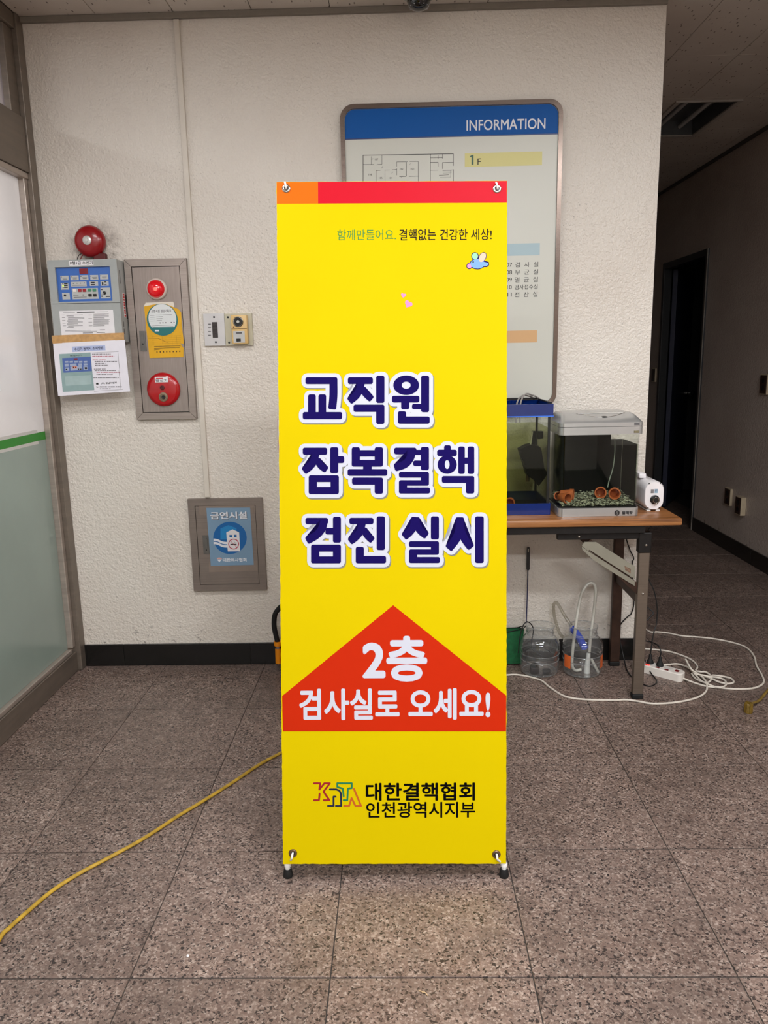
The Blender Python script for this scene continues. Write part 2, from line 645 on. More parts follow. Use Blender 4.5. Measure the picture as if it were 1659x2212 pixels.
# ceiling with its boards
HX0, HX1, HY0, HY1 = 1.585, 1.915, 4.70, 5.38
_cb = BM()
for _a, _b in (((-3.7, -3.6), (5.7, HY0)), ((-3.7, HY1), (5.7, 9.2)), ((-3.7, HY0), (HX0, HY1)), ((HX1, HY0), (5.7, HY1))):
    bx(_cb, (*_a, CEIL + .006), (*_b, CEIL + .1))
ceiling = struct('ceiling', _cb, mat('dark_ceiling_void', S(120, 112, 104), .9))
CT, CL_ = .312, .624
cmesh = None
LX0, LX1, LY0, LY1 = 1.585, 1.915, 4.70, 5.38        # recessed corridor light
xi = -1.497 - CT * 0
for i in range(0, 13):
    for j in range(-9, 9):
        a, b = xi + i * CT, YW - .012 - CL_ + j * CL_ if True else 0
        x1 = min(a + CT, XR)
        if j > 0 and a + CT <= XC + .01:
            continue
        if a < LX1 and a + CT > LX0 and b < LY1 and b + CL_ > LY0:
            continue
        if any(abs(a + CT / 2 - l[0]) < l[2] / 2 + CT / 2 and abs(b + CL_ / 2 - l[1]) < l[3] / 2 + CL_ / 2 for l in LAMPS):
            continue
        if cmesh is None:
            bm = bx(BM(), (.0012, .0012, -.0), (CT - .0012, CL_ - .0012, .012), .002)
            t = part('ceiling_board', bm, CEILM, None, at=(0, 0, 0))
            cmesh = t.data
        else:
            t = bpy.data.objects.new('ceiling_board', cmesh)
            COL.objects.link(t)
        t.parent = ceiling
        t.location = Vector((a, b, CEIL)) - WM[ceiling.name].translation
# boards cut around the recessed lights
def cut_boards(x0, y0, x1, y1, hx0, hy0, hx1, hy1):
    for a, b, c, d in ((x0, y0, x1, hy0), (x0, hy1, x1, y1), (x0, hy0, hx0, hy1), (hx1, hy0, x1, hy1)):
        if c - a > .004 and d - b > .004:
            part('ceiling_board', bx(BM(), (a + .001, b + .001, CEIL), (c - .001, d - .001, CEIL + .012), .001), CEILM, ceiling)
gx = lambda v: xi + math.floor((v - xi) / CT) * CT
gy0 = YW - .012 - CL_
gy = lambda v: gy0 + math.floor((v - gy0) / CL_) * CL_
for hx0, hy0, hx1, hy1 in [(LX0, LY0, LX1, LY1)] + [(l[0] - l[2] / 2, l[1] - l[3] / 2, l[0] + l[2] / 2, l[1] + l[3] / 2) for l in LAMPS[:5]]:
    cut_boards(gx(hx0), gy(hy0), gx(hx1) + CT, gy(hy1) + CL_, hx0, hy0, hx1, hy1)

wall_back = struct('wall_back', bx(BM(), (-3.6, YW, 0), (XC, YW + .15, CEIL)), WALL)
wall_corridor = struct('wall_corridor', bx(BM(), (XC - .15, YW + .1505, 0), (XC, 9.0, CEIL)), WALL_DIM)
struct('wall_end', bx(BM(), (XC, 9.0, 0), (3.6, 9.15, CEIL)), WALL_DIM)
struct('wall_front', bx(BM(), (-3.6, -3.6, 0), (3.6, -3.45, CEIL)), WALL)
struct('wall_left', bx(BM(), (-3.7, -3.6, 0), (-3.6, YW + .15, CEIL)), WALL)
# right wall with a doorway
DY0, DY1, DZ = 6.09, 7.00, 2.10
bm = BM()
bx(bm, (XR, -3.45, 0), (XR + .05, DY0, CEIL))
bx(bm, (XR, DY1, 0), (XR + .05, 9.0, CEIL))
bx(bm, (XR, DY0, DZ), (XR + .05, DY1, CEIL))
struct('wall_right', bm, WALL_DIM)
bm = BM()
bx(bm, (XR + .05, 5.2, 0), (5.6, 5.3, CEIL))
bx(bm, (XR + .05, 7.9, 0), (5.6, 8.0, CEIL))
bx(bm, (5.55, 5.3, 0), (5.65, 7.9, CEIL))
struct('wall_side_room', bm, mat('unlit_room_darkness', S(46, 44, 46), .7))  # the unlit room's darkness is put into its wall colour

# skirtings, each stone a piece
def baseboard(name, pieces, face):
    """pieces: list of boxes"""
    first = pieces[0]
    bm = BM()
    allx = [p for pc in pieces for p in pc]
    lo = [min(p[i] for p in allx) for i in range(3)]
    r = root(name, ((lo[0] + max(p[0] for p in allx)) / 2, (lo[1] + max(p[1] for p in allx)) / 2, 0))
    r['kind'] = 'structure'
    for a, b in pieces:
        part('skirting_stone', bx(BM(), a, b, .0015), BLACKSTONE, r)
    return r
cuts = [-1.49, -1.305, -.71, -.115, .48, XC]
baseboard('baseboard_back', [((a + .0007, YW - .012, .001), (b - .0007, YW - .0005, .105)) for a, b in zip(cuts, cuts[1:])], 0)
ys = [-3.4, -2.2, -1.0, .2, 1.4, 2.6, 3.8, 5.0, DY0 - .05]
baseboard('baseboard_right', [((XR - .012, a + .0007, .001), (XR - .0005, b - .0007, .105)) for a, b in zip(ys, ys[1:])] + [((XR - .012, DY1 + .05, .001), (XR - .0005, 8.99, .105))], 0)
baseboard('baseboard_corridor', [((XC + .0005, a + .0007, .001), (XC + .012, b - .0007, .105)) for a, b in ((YW, 4.6), (4.6, 5.8), (5.8, 7.0), (7.0, 8.99))], 0)

# metal angle where boards meet walls
TRIMM = mat('grey_painted_angle', S(128, 120, 110), .6)
struct('trim_1', bx(BM(), (XL + .001, YW - .02, CEIL - .022), (XC, YW - .0005, CEIL - .0005), .002), TRIMM)
struct('trim_2', bx(BM(), (XR - .022, -3.4, CEIL - .02), (XR - .0005, 8.99, CEIL - .0005), .002), mat('dark_painted_angle', S(76, 72, 66), .7))

# ------------------------------------------------ glazed partition on the left
def metal_box(name, a, b, par, m=ANOD, bev=.003):
    return part(name, bx(BM(), a, b, bev), m, par)
GZ = root('window_1', (XL - .05, 1.2, 0))
GZ['kind'] = 'structure'
J0, J1 = 3.315, YW - .002
metal_box('jamb', (XL - .10, 3.345, .001), (XL + .012, J1, CEIL - .001), GZ)
metal_box('jamb_bead', (XL - .06, J0, .12), (XL - .008, 3.344, 2.16), GZ, BEAD)
metal_box('transom_rail', (XL - .09, -3.4, 2.165), (XL + .004, 3.344, 2.375), GZ)
metal_box('transom_bead', (XL - .05, -3.4, 2.14), (XL - .002, 3.344, 2.164), GZ, BEAD)
metal_box('sill_rail', (XL - .10, -3.4, .001), (XL - .006, 3.344, .095), GZ)
metal_box('sill_bead', (XL - .06, -3.4, .096), (XL - .012, J0 - .001, .116), GZ, BEAD)
metal_box('head_rail', (XL - .09, -3.4, 2.70), (XL + .004, 3.344, CEIL - .001), GZ)
metal_box('upper_jamb_bead', (XL - .06, 3.27, 2.376), (XL - .008, 3.344, 2.699), GZ)
for yy in (1.9, .4, -1.1, -2.6):
    metal_box('mullion', (XL - .09, yy - .04, .117), (XL + .002, yy + .04, 2.139), GZ)
    metal_box('mullion', (XL - .09, yy - .04, 2.376), (XL + .002, yy + .04, 2.699), GZ)
edges = [(-3.4, -2.642), (-2.558, -1.142), (-1.058, .358), (.442, 1.858), (1.942, J0 - .002)]
for a, b in edges:
    part('lower_pane', bx(BM(), (XL - .040, a, .117), (XL - .032, b, 1.079)), FROST_LOW, GZ, 'grey green frosted glass below the green stripe')
    part('upper_pane', bx(BM(), (XL - .040, a, 1.080), (XL - .032, b, 2.139)), FROST_UP, GZ, 'white frosted glass above the green stripe')
    part('fanlight_pane', bx(BM(), (XL - .040, a, 2.376), (XL - .032, min(b, 3.268), 2.699)), FROST_FAN, GZ)
    part('safety_stripe', bx(BM(), (XL - .0315, a + .004, 1.079), (XL - .0305, b, 1.113)), mat('green_vinyl', S(36, 142, 34), .45, var=.03), GZ, 'green vinyl stripe across the glass')
    part('stripe_edge', bx(BM(), (XL - .0313, a + .004, 1.066), (XL - .0307, b - .07, 1.126)), mat('white_vinyl', S(214, 212, 208), .5, var=.02), GZ)
# paper sheets taped behind the frosted glass
for i, (a, b, c, d, lab) in enumerate(((2.72, 3.0, 1.62, 1.98, 'pale sheet taped behind the frosted glass near the transom'), (2.66, 2.98, 1.30, 1.54, 'pale sheet taped behind the frosted glass above the green stripe'))):
    o = part('taped_sheet', bx(BM(), (XL - .0319, a, c), (XL - .0312, b, d)), mat('pale_grey_sheet', S(196, 202, 202), .35, var=.05), None)
    tag(o, lab, 'paper')

# ------------------------------------------------ doorway and door
FRM = mat('dark_door_frame', S(42, 42, 44), .4, var=.1)
dr = root('door_1', (XR + .05, (DY0 + DY1) / 2, 0))
dr['kind'] = 'structure'
part('door_frame', bx(bx(bx(BM(), (XR - .012, DY0 - .045, .001), (XR + .054, DY0 + .005, DZ + .045), .003), (XR - .012, DY1 - .005, .001), (XR + .054, DY1 + .045, DZ + .045), .003), (XR - .011, DY0 + .006, DZ - .005), (XR + .053, DY1 - .006, DZ + .044), .003), FRM, dr)
part('frame_edge', bx(BM(), (XR - .016, DY0 - .049, .002), (XR - .0125, DY0 - .036, DZ + .045)), mat('worn_metal_edge', S(150, 142, 132), .4, var=.1), dr, 'light worn edge of the door frame')
ang = math.radians(150)
MD = Matrix.Translation((XR + .058, DY1 - .02, 0)) @ Matrix.Rotation(-PI / 2 + ang, 4, 'Z')
leaf = part('door_leaf', bx(BM(), (0, -.04, .012), (.80, 0, DZ - .012), .003, MD), mat('navy_door_paint', S(50, 53, 72), .4, var=.08), dr)
kn = Surf(MD @ Vector((.74, -.04, 1.0)), MD.to_3x3() @ Vector((1, 0, 0)), Vector((0, 0, 1)))
part('door_knob', lathe(BM(), kn, 0, 0, [(.03, 0), (.03, .006), (.012, .01), (.012, .035), (.026, .045), (.03, .06), (.024, .072), (0, .076)]), CHROME, leaf, smooth=40)

# ================================================================== YELLOW BANNER
BO = Vector((-.3335, 1.858, .058))
BV = Vector((.0216, .292, 1.797))
BU = Vector((.605, .0105, -.0115))
BU = (BU - BV.normalized() * BU.dot(BV.normalized()))
BS = Surf(BO, BU, BV)
BWID, BHT = .605, BV.length
ban = root('banner_stand', ((BO + BS.U * BWID / 2).x, BO.y + .12, 0), 'tall yellow banner stand with blue Korean headline and red arrow panel', 'banner')
YEL = mat('yellow_banner_print', PR(248, 219, 0), .6, var=.015, scale=4, spec=.04)
# sheet with slightly ragged edges
pts = []
def ragged(a, b, k, amp):
    out = []
    for i in range(k):
        t = i / k
        out.append((a[0] + (b[0] - a[0]) * t + random.uniform(-amp, amp), a[1] + (b[1] - a[1]) * t + random.uniform(-amp, amp)))
    return out
pts = ragged((0, 0), (BWID, -.002), 60, .0008) + ragged((BWID, -.002), (BWID, BHT), 150, .0007) + ragged((BWID, BHT), (0, BHT), 30, .0004) + ragged((0, BHT), (0, 0), 150, .0007)
sheet = part('banner_sheet', slab(BM(), BS, pts, -.0006, 0), YEL, ban)
ORG = mat('orange_print', PR(255, 120, 20), .5, var=.01, spec=.06)
CRIM = mat('crimson_print', PR(232, 22, 46), .45, var=.01, spec=.08)
BINK = mat('banner_black', S(7, 6, 7), .6, var=0, spec=.03)
ARR = mat('vermilion_print', PR(226, 52, 18), .5, var=.01, spec=.04)
NAVY = mat('navy_print', PR(30, 18, 100), .6, var=0, spec=.03)
PWHITE = mat('white_print', PR(236, 238, 252), .5, var=0, spec=.04)
SHAD = mat('grey_print', PR(152, 150, 140), .5, var=0, spec=.04)
GRN = mat('green_print', PR(86, 160, 84), .5, var=0, spec=.04)
u687 = BS.uv(687, 410)[0]
v440 = BS.uv(850, 439)[1]
prints(BS, [rect(.0008, v440, u687, BHT - .0008)], ORG, sheet, 'header_band', .0003, 'orange block of the header band')
prints(BS, [rect(u687, v440, BWID - .0008, BHT - .0008)], CRIM, sheet, 'header_band', .0003, 'crimson block of the header band')
ap = [BS.uv(*p) for p in ((849.3, 1307.3), (609.5, 1503.5), (611, 1580), (1093, 1580), (1093.5, 1502.5))]
prints(BS, [ap], ARR, sheet, 'arrow_panel', .0003, 'vermilion house-shaped arrow panel')

# headline strokes: (kind, x0, x1, y0, y1) boxes and curved strokes, in the picture's own pixels
def hk(cx, cy):
    return 580 + cx * .31947, 760 + cy * .31947
STR, CHAR, NCH = [], [], [-1]
def ST(t): STR.append(t); CHAR.append(NCH[0])
def NEW(): NCH[0] += 1
def HV(x0, x1, y0, y1): ST(('b', x0, x1, y0, y1))
def CU(w, *p): ST(('c', w, p))
def EL(cx, cy, rx, ry, ix, iy): ST(('e', cx, cy, rx, ry, ix, iy))
def BOXM(x0, x1, y0, y1, ix0, ix1, iy0, iy1):
    HV(x0, x1, y0, iy0); HV(x0, x1, iy1, y1); HV(x0, ix0, y0, y1); HV(ix1, x1, y0, y1)
def RIEUL(x0, x1, y, h, bx0):
    HV(x0, x1, y[0], y[1]); HV(bx0, x1, y[0], y[3]); HV(x0, x1, y[2], y[3]); HV(x0, x0 + 55, y[2], y[5]); HV(x0, x1 + 7, y[4], y[5])
NEW()  # 교
HV(250, 466, 172, 218); CU(54, (439, 175), (439, 300), (430, 388)); HV(268, 320, 288, 430); HV(338, 390, 288, 430); HV(232, 498, 407, 456)
NEW()  # 직
HV(537, 706, 172, 218); CU(50, (627, 200), (617, 255), (590, 298), (545, 335)); CU(46, (632, 245), (662, 288), (700, 322)); HV(728, 784, 162, 346); HV(575, 784, 357, 406); HV(728, 784, 357, 488)
NEW()  # 원
EL(931, 226, 87, 66, 30, 24); HV(835, 1020, 297, 343); HV(897, 952, 320, 388); HV(970, 1050, 352, 388); HV(1032, 1086, 162, 408); HV(875, 930, 402, 484); HV(875, 1090, 437, 486)
NEW()  # 잠
HV(232, 397, 648, 696); CU(50, (322, 680), (306, 740), (277, 778), (237, 808)); CU(46, (326, 725), (355, 770), (395, 800)); HV(417, 472, 645, 820); HV(440, 512, 705, 752); BOXM(272, 476, 835, 962, 328, 420, 880, 914)
NEW()  # 복
HV(563, 618, 645, 776); HV(718, 774, 645, 776); HV(563, 774, 665, 708); HV(563, 774, 731, 776); HV(640, 698, 760, 810); HV(535, 803, 793, 838); HV(565, 774, 850, 898); HV(718, 774, 850, 960)
NEW()  # 결
HV(850, 1000, 648, 693); CU(52, (974, 655), (960, 715), (922, 760), (852, 784)); HV(1030, 1085, 643, 800); HV(985, 1050, 663, 697); HV(978, 1050, 735, 772); RIEUL(882, 1085, (812, 850, 868, 905, 918, 958), 0, 1030)
NEW()  # 핵
HV(1187, 1233, 632, 690); HV(1140, 1273, 662, 705); EL(1208, 762, 65, 62, 16, 30); HV(1283, 1327, 640, 825); HV(1346, 1391, 640, 825); HV(1305, 1370, 715, 757); HV(1172, 1391, 840, 886); HV(1335, 1391, 840, 958)
NEW()  # 검
HV(250, 403, 1122, 1165); CU(52, (378, 1130), (364, 1190), (326, 1238), (258, 1278)); HV(436, 490, 1115, 1290); HV(385, 460, 1190, 1235); BOXM(288, 490, 1303, 1430, 344, 436, 1350, 1383)
NEW()  # 진
HV(547, 710, 1122, 1165); CU(50, (634, 1150), (621, 1210), (592, 1250), (548, 1284)); CU(46, (640, 1195), (668, 1242), (706, 1277)); HV(731, 787, 1112, 1340); HV(590, 645, 1318, 1425); HV(590, 795, 1380, 1430)
NEW()  # 실
CU(52, (992, 1116), (985, 1165), (960, 1212), (914, 1252)); CU(50, (996, 1118), (1002, 1170), (1030, 1212), (1072, 1245)); HV(1098, 1152, 1112, 1268); RIEUL(950, 1152, (1280, 1320, 1335, 1372, 1387, 1428), 0, 1098)
NEW()  # 시
CU(56, (1293, 1118), (1291, 1200), (1266, 1268), (1215, 1332)); CU(52, (1294, 1120), (1297, 1200), (1328, 1268), (1372, 1326)); HV(1397, 1455, 1112, 1428)
def stroke_poly(st, g):
    if st[0] == 'b':
        return rrect(st[1] - g, st[3] - g, st[2] + g, st[4] + g, 13 + g, 4)
    if st[0] == 'e':
        return ell(st[1], st[2], st[3] + g, st[4] + g, 36)
    w, p = st[1] / 2 + g, [Vector((a, b)) for a, b in st[2]]
    dense = []
    q = [Vector((v.x, v.y, 0)) for v in p]
    dense = [Vector((v.x, v.y)) for v in smooth_path(q, 6)]
    d0 = (dense[0] - dense[1]).normalized()
    d1 = (dense[-1] - dense[-2]).normalized()
    L, Rr = [], []
    rc = 11 + g
    for i, v in enumerate(dense):
        t = (dense[min(i + 1, len(dense) - 1)] - dense[max(i - 1, 0)]).normalized()
        nn = Vector((-t.y, t.x))
        L.append(v + nn * w)
        Rr.append(v - nn * w)
    def cap(c, d, a):
        side = Vector((-d.y, d.x))
        out = []
        for sg in (1, -1):
            for k in range(5):
                th = (k if sg == 1 else 4 - k) / 4 * PI / 2
                out.append(c + side * sg * (w - rc + rc * math.cos(th)) + d * (g - rc + rc * math.sin(th)))
        return out
    poly = list(reversed(L))[0:0]
    endc = cap(dense[-1], d1, 0)          # starts on the left-normal side
    startc = cap(dense[0], d0, 0)
    poly = L[1:-1] + endc + list(reversed(Rr[1:-1])) + startc
    return [(v.x, v.y) for v in poly]
def to_uv(poly, dx=0, dy=0):
    out = [BS.uv(*hk(a + dx, b + dy)) for a, b in poly]
    ar = sum(out[i][0] * out[(i + 1) % len(out)][1] - out[(i + 1) % len(out)][0] * out[i][1] for i in range(len(out)))
    return out if ar > 0 else list(reversed(out))
prints(BS, [to_uv(stroke_poly(s_, 27), 8, 9) for s_ in STR], SHAD, sheet, 'headline_shadow', .0003, 'grey drop shadow printed round the headline')
prints(BS, [to_uv(stroke_poly(s_, 27)) for s_ in STR], PWHITE, sheet, 'headline_outline', .0008, 'white outline round the headline')
for c_ in range(max(CHAR) + 1):
    bm = BM()
    for i, s_ in enumerate(STR):
        if CHAR[i] != c_:
            continue
        n = .0014 + i * 4e-6
        if s_[0] == 'e':
            o_, i_ = to_uv(ell(s_[1], s_[2], s_[3], s_[4], 36)), to_uv(ell(s_[1], s_[2], s_[5], s_[6], 36))
            A = [bm.verts.new(BS.P(u, v, n)) for u, v in o_]
            B = [bm.verts.new(BS.P(u, v, n)) for u, v in i_]
            for k in range(36):
                j = (k + 1) % 36
                bm.faces.new((A[k], A[j], B[j], B[k]))
        else:
            flat(bm, BS, to_uv(stroke_poly(s_, 0)), n)
    part('headline_character', bm, NAVY, sheet)

text('함께만들어요.', BS, BS.R(728.6, 495.5, 855, 519), .0004, GRN, sheet, 'slogan', label='green words of the slogan')
text('결핵없는 건강한 세상!', BS, BS.R(862.5, 494.5, 1062, 519), .0004, mat('purple_black_print', PR(40, 28, 36), .6, var=0, spec=.04), sheet, 'slogan', bold=.006, label='dark words of the slogan')
text('2층', BS, BS.R(786, 1377, 919.5, 1469), .0006, PWHITE, sheet, 'arrow_lettering', bold=.034)
text('검사실로 오세요!', BS, BS.R(648, 1489, 1057.6, 1553), .0006, PWHITE, sheet, 'arrow_lettering', bold=.030)
text('대한결핵협회', BS, BS.R(790.9, 1691.3, 1025, 1728.7), .0004, BINK, sheet, 'sponsor_lettering', bold=.024)
text('인천광역시지부', BS, BS.R(791.5, 1732.9, 1026, 1765.8), .0004, BINK, sheet, 'sponsor_lettering', bold=.016)
def hk2(p):
    return BS.uv(580 + p[0] * .31947, 1260 + p[1] * .31947)
def logo(lines, c, nm, w=13):
    ps = []
    for ln in lines:
        q = [hk2(p) for p in ln]
        for a, b in zip(q, q[1:]):
            ps.append(line_uv(a, b, w * .31947 * .00121))
        for a in q:
            ps.append(ell(a[0], a[1], w * .31947 * .00121 / 2, k=10))
    prints(BS, ps, c, sheet, nm, .0004)
logo([[(308, 1352), (350, 1352), (344, 1394), (378, 1352), (415, 1352), (372, 1408), (412, 1466), (374, 1466)], [(346, 1422), (341, 1466), (308, 1466)]], mat('dark_red_print', PR(178, 14, 30), .42, var=0), 'logo_letter')
logo([[(402, 1505), (440, 1505), (440, 1442), (454, 1442)], [(415, 1393), (458, 1393), (480, 1402), (490, 1422), (492, 1505), (456, 1505)]], mat('dark_navy_print', PR(22, 26, 60), .42, var=0), 'logo_letter')
logo([[(465, 1376), (465, 1352), (563, 1352), (563, 1384), (537, 1388), (533, 1466), (508, 1466)], [(465, 1376), (502, 1388), (508, 1440)]], mat('teal_green_print', PR(34, 140, 84), .42, var=0), 'logo_letter')
logo([[(578, 1390), (626, 1505), (588, 1505), (562, 1452), (545, 1505), (512, 1505)]], mat('burnt_orange_print', PR(224, 104, 22), .42, var=0), 'logo_letter')
# small printed hearts and bird
PINK = mat('pink_print', PR(244, 140, 214), .42, var=0)
def heart(cx, cy, r, ang):
    out = []
    for i in range(28):
        t = 2 * PI * i / 28
        x = 16 * math.sin(t) ** 3 / 16
        y = (13 * math.cos(t) - 5 * math.cos(2 * t) - 2 * math.cos(3 * t) - math.cos(4 * t)) / 16
        xx, yy = x * math.cos(ang) - y * math.sin(ang), x * math.sin(ang) + y * math.cos(ang)
        out.append(BS.uv(cx + r * xx, cy - r * yy))
    return list(reversed(out))
prints(BS, [heart(871.5, 638, 5.6, -.2), heart(882, 657, 8.6, -.5)], PINK, sheet, 'heart_print', .0004)
def pe(cx, cy, rx, ry, rot=0):
    return to_ccw([BS.uv(cx + rx * math.cos(a) * math.cos(rot) - ry * math.sin(a) * math.sin(rot), cy + rx * math.cos(a) * math.sin(rot) + ry * math.sin(a) * math.cos(rot)) for a in [2 * PI * i / 24 for i in range(24)]])
def to_ccw(out):
    ar = sum(out[i][0] * out[(i + 1) % len(out)][1] - out[(i + 1) % len(out)][0] * out[i][1] for i in range(len(out)))
    return out if ar > 0 else list(reversed(out))
BLU = mat('sky_blue_print', PR(104, 166, 236), .42, var=0)
bird_outline = [pe(1031.5, 570, 17, 12), to_ccw([BS.uv(*p) for p in ((1042, 562), (1056, 566), (1056.5, 573), (1052, 577), (1042, 577))]), pe(1014, 574.5, 6.5, 7, .4), pe(1026, 553.5, 8, 8.5), pe(1042, 556, 8, 12, .5)]
prints(BS, bird_outline, NAVY, sheet, 'bird_print', .0003)
prints(BS, [pe(1014, 574.5, 5, 5.5, .4)], PINK, sheet, 'bird_print', .0004)
prints(BS, [pe(1026, 553.5, 6.5, 7)], mat('mint_print', PR(150, 224, 180), .42, var=0), sheet, 'bird_print', .0004)
prints(BS, [pe(1031.5, 570, 15.4, 10.4), to_ccw([BS.uv(*p) for p in ((1040, 564), (1054, 568), (1054.5, 572), (1051, 575), (1040, 575.5))])], BLU, sheet, 'bird_print', .0005)
prints(BS, [pe(1042, 556, 6.8, 10.8, .5)], mat('peach_print', PR(252, 200, 170), .42, var=0), sheet, 'bird_print', .0006)
prints(BS, [pe(1022, 566, 1.8, 1.8)], INK, sheet, 'bird_print', .0007)

# eyelets, hooks, frame, feet
EYE = steel('aged_brass_eyelet', S(120, 96, 74), .35)
eye_px = [(618.3, 407.3), (1073.6, 408), (632.7, 1843), (1072.3, 1845.6)]
eyes = []
for k, (ex, ey) in enumerate(eye_px):
    u, v = BS.uv(ex, ey)
    eyes.append((u, v))
    g = part('eyelet', lathe(BM(), BS, u, v, [(.0058, .0), (.0058, .0022), (.0078, .0032), (.0104, .0026), (.0115, .0008), (.0115, .0)], 20), EYE if k > 1 else CHROME, ban, smooth=50)
    part('eyelet_hole', lathe(BM(), BS, u, v, [(.0059, .0009), (0, .0009)], 16), BLACK, g)
hub = BS.P(BWID / 2, BHT * .46, -.10)
tops = []
for k, (u, v) in enumerate(eyes):
    sx = 1 if u > BWID / 2 else -1
    e = BS.P(u, v, .004)
    if k < 2:
        tip = BS.P(u - sx * -.002, v + .016, -.004)
        tube_pts = [BS.P(u + sx * .001, v - .001, -.006), BS.P(u + .0005, v + .0, .006), BS.P(u - .001, v + .008, .0075), BS.P(u - .003, v + .015, .004)]
        part('hook', tube(BM(), tube_pts, .0026, 8, 5), WHITE, ban, smooth=60)
        end = BS.P(u - .003, v + .012, -.012)
        part('frame_pole', tube(BM(), [hub, (hub + end) / 2 + Vector((0, .01, 0)), end], .0055, 10, 6), mat('grey_fibreglass', S(60, 60, 64), .5), ban, smooth=60)
    else:
        foot = G(622.5, 1893) if sx < 0 else G(1088.5, 1893)
        foot.z = 0
        neck = Vector((foot.x, foot.y + .001, .040))
        part('hook', tube(BM(), [BS.P(u, v + .001, -.004), BS.P(u - sx * -.001, v - .002, .006), BS.P(u + sx * .003, v - .012, .0065), Vector((neck.x - sx * .003, neck.y, neck.z))], .003, 8, 5), WHITE, ban, smooth=60)
        f = part('foot', lathe(BM(), UP(foot.x, foot.y), 0, 0, [(0, .0005), (.0125, .0005), (.0135, .004), (.0115, .020), (.0100, .024), (.0070, .0245)], 20), BLACKR, ban, smooth=45)
        part('foot_connector', lathe(BM(), UP(foot.x, foot.y), 0, 0, [(.0070, .024), (.0070, .0265), (.0050, .027), (.0050, .029), (.0085, .031), (.0092, .039), (.0060, .044), (0, .045)], 18), WHITE, f, smooth=40)
        part('frame_pole', tube(BM(), [hub, (hub + Vector((foot.x, foot.y, .06))) / 2 + Vector((0, .008, 0)), Vector((foot.x, foot.y + .012, .056))], .006, 10, 6), MATS['grey_fibreglass'], ban, smooth=60)
part('frame_hub', bx(BM(), hub + Vector((-.03, -.012, -.035)), hub + Vector((.03, .02, .035)), .006), BLACK, ban)
rf = Vector((hub.x, hub.y + .42, 0))
part('rear_leg', tube(BM(), [hub + Vector((0, .02, 0)), rf + Vector((0, 0, .03))], .006, 10, 0), MATS['grey_fibreglass'], ban, smooth=60)
part('foot', lathe(BM(), UP(rf.x, rf.y), 0, 0, [(0, .0005), (.0135, .0005), (.0145, .006), (.0125, .03), (.009, .036), (0, .037)], 20), BLACKR, ban, smooth=45)

WINK = mat('white_ink', S(224, 226, 232), .45, var=0)
# ================================================================== INFORMATION BOARD
IS = wall_surf(.022)
ib = root('information_board', (.23, YW, 1.19), 'large wall directory board with blue INFORMATION header and floor plan', 'sign')
iu0, iu1, iv0, iv1 = -.203, .662, 1.192, 2.384
FW = .017
part('board_frame', ring(BM(), wall_surf(.0005), rrect(iu0 - FW, iv0 - FW, iu1 + FW, iv1 + FW, .055, 8), rrect(iu0, iv0, iu1, iv1, .042, 8), 0, .03), steel('polished_bronze_frame', S(120, 106, 98), .22), ib, smooth=40)
pan = part('board_panel', slab(BM(), wall_surf(.0005), rrect(iu0 + .0004, iv0 + .0004, iu1 - .0004, iv1 - .0004, .042, 8), 0, .0215), mat('pale_grey_panel', S(206, 206, 196), .35, var=.02, scale=3), ib)
hv = IS.uv(975, 294)[1]
hp = [(iu1 - .001, hv)] + [p for p in rrect(iu0 + .001, iv0, iu1 - .001, iv1 - .001, .042, 8) if p[1] > iv1 - .06] + [(iu0 + .001, hv)]
prints(IS, [hp], mat('blue_board_print', S(6, 84, 162), .4, var=.04, scale=2, spec=.15), pan, 'header_panel', .0002, 'blue header panel')
prints(IS, [rect(iu0 + .001, hv - .004, iu1 - .001, hv)], mat('deep_blue_print', S(10, 42, 104), .3, var=0), pan, 'header_line', .0004)
text('INFORMATION', IS, IS.R(1008, 257.5, 1178, 280), .0005, WINK, pan, 'header_lettering', bold=.012)
prints(IS, [rect(*IS.R(1004, 329, 1171, 359))], mat('khaki_print', S(214, 206, 132), .4, var=0), pan, 'floor_bar', .0003, 'khaki bar for the first floor')
prints(IS, [rect(*IS.R(1000, 527, 1166, 553))], mat('pale_blue_print', S(166, 190, 198), .4, var=0), pan, 'floor_bar', .0003, 'pale blue bar')
prints(IS, [rect(*IS.R(998, 715, 1160, 741))], mat('tan_print', S(212, 168, 118), .4, var=0), pan, 'floor_bar', .0003, 'tan bar')
prints(IS, [[IS.uv(*p) for p in ((1018.5, 356), (1022.8, 355.8), (1022.8, 334.6), (1019.6, 334.8), (1015.4, 337.2), (1015.4, 340.2), (1018.5, 338.8))]], mat('dark_green_print', S(30, 84, 62), .4, var=0), pan, 'floor_number', .0005)
text('F', IS, IS.R(1031.5, 342.5, 1039, 356), .0005, INK, pan, 'floor_number')
for k, (num, nm) in enumerate((('107', '검  사  실'), ('108', '무  균  실'), ('109', '멸  균  실'), ('110', '검사접수실'), ('111', '전  산  실'))):
    y = 571.8 + 16.15 * k
    text(num, IS, IS.R(1089.5 - k * .3, y - 4.2, 1106.4 - k * .3, y + 4.4), .0004, INK, pan, 'room_number')
    text(nm, IS, IS.R(1113 - k * .4, y - 5.8, 1162.8 - k * .4, y + 5.2), .0004, INK, pan, 'room_name')
def ic(p):
    return IS.uv(720 + p[0] * .31344, 200 + p[1] * .31344)
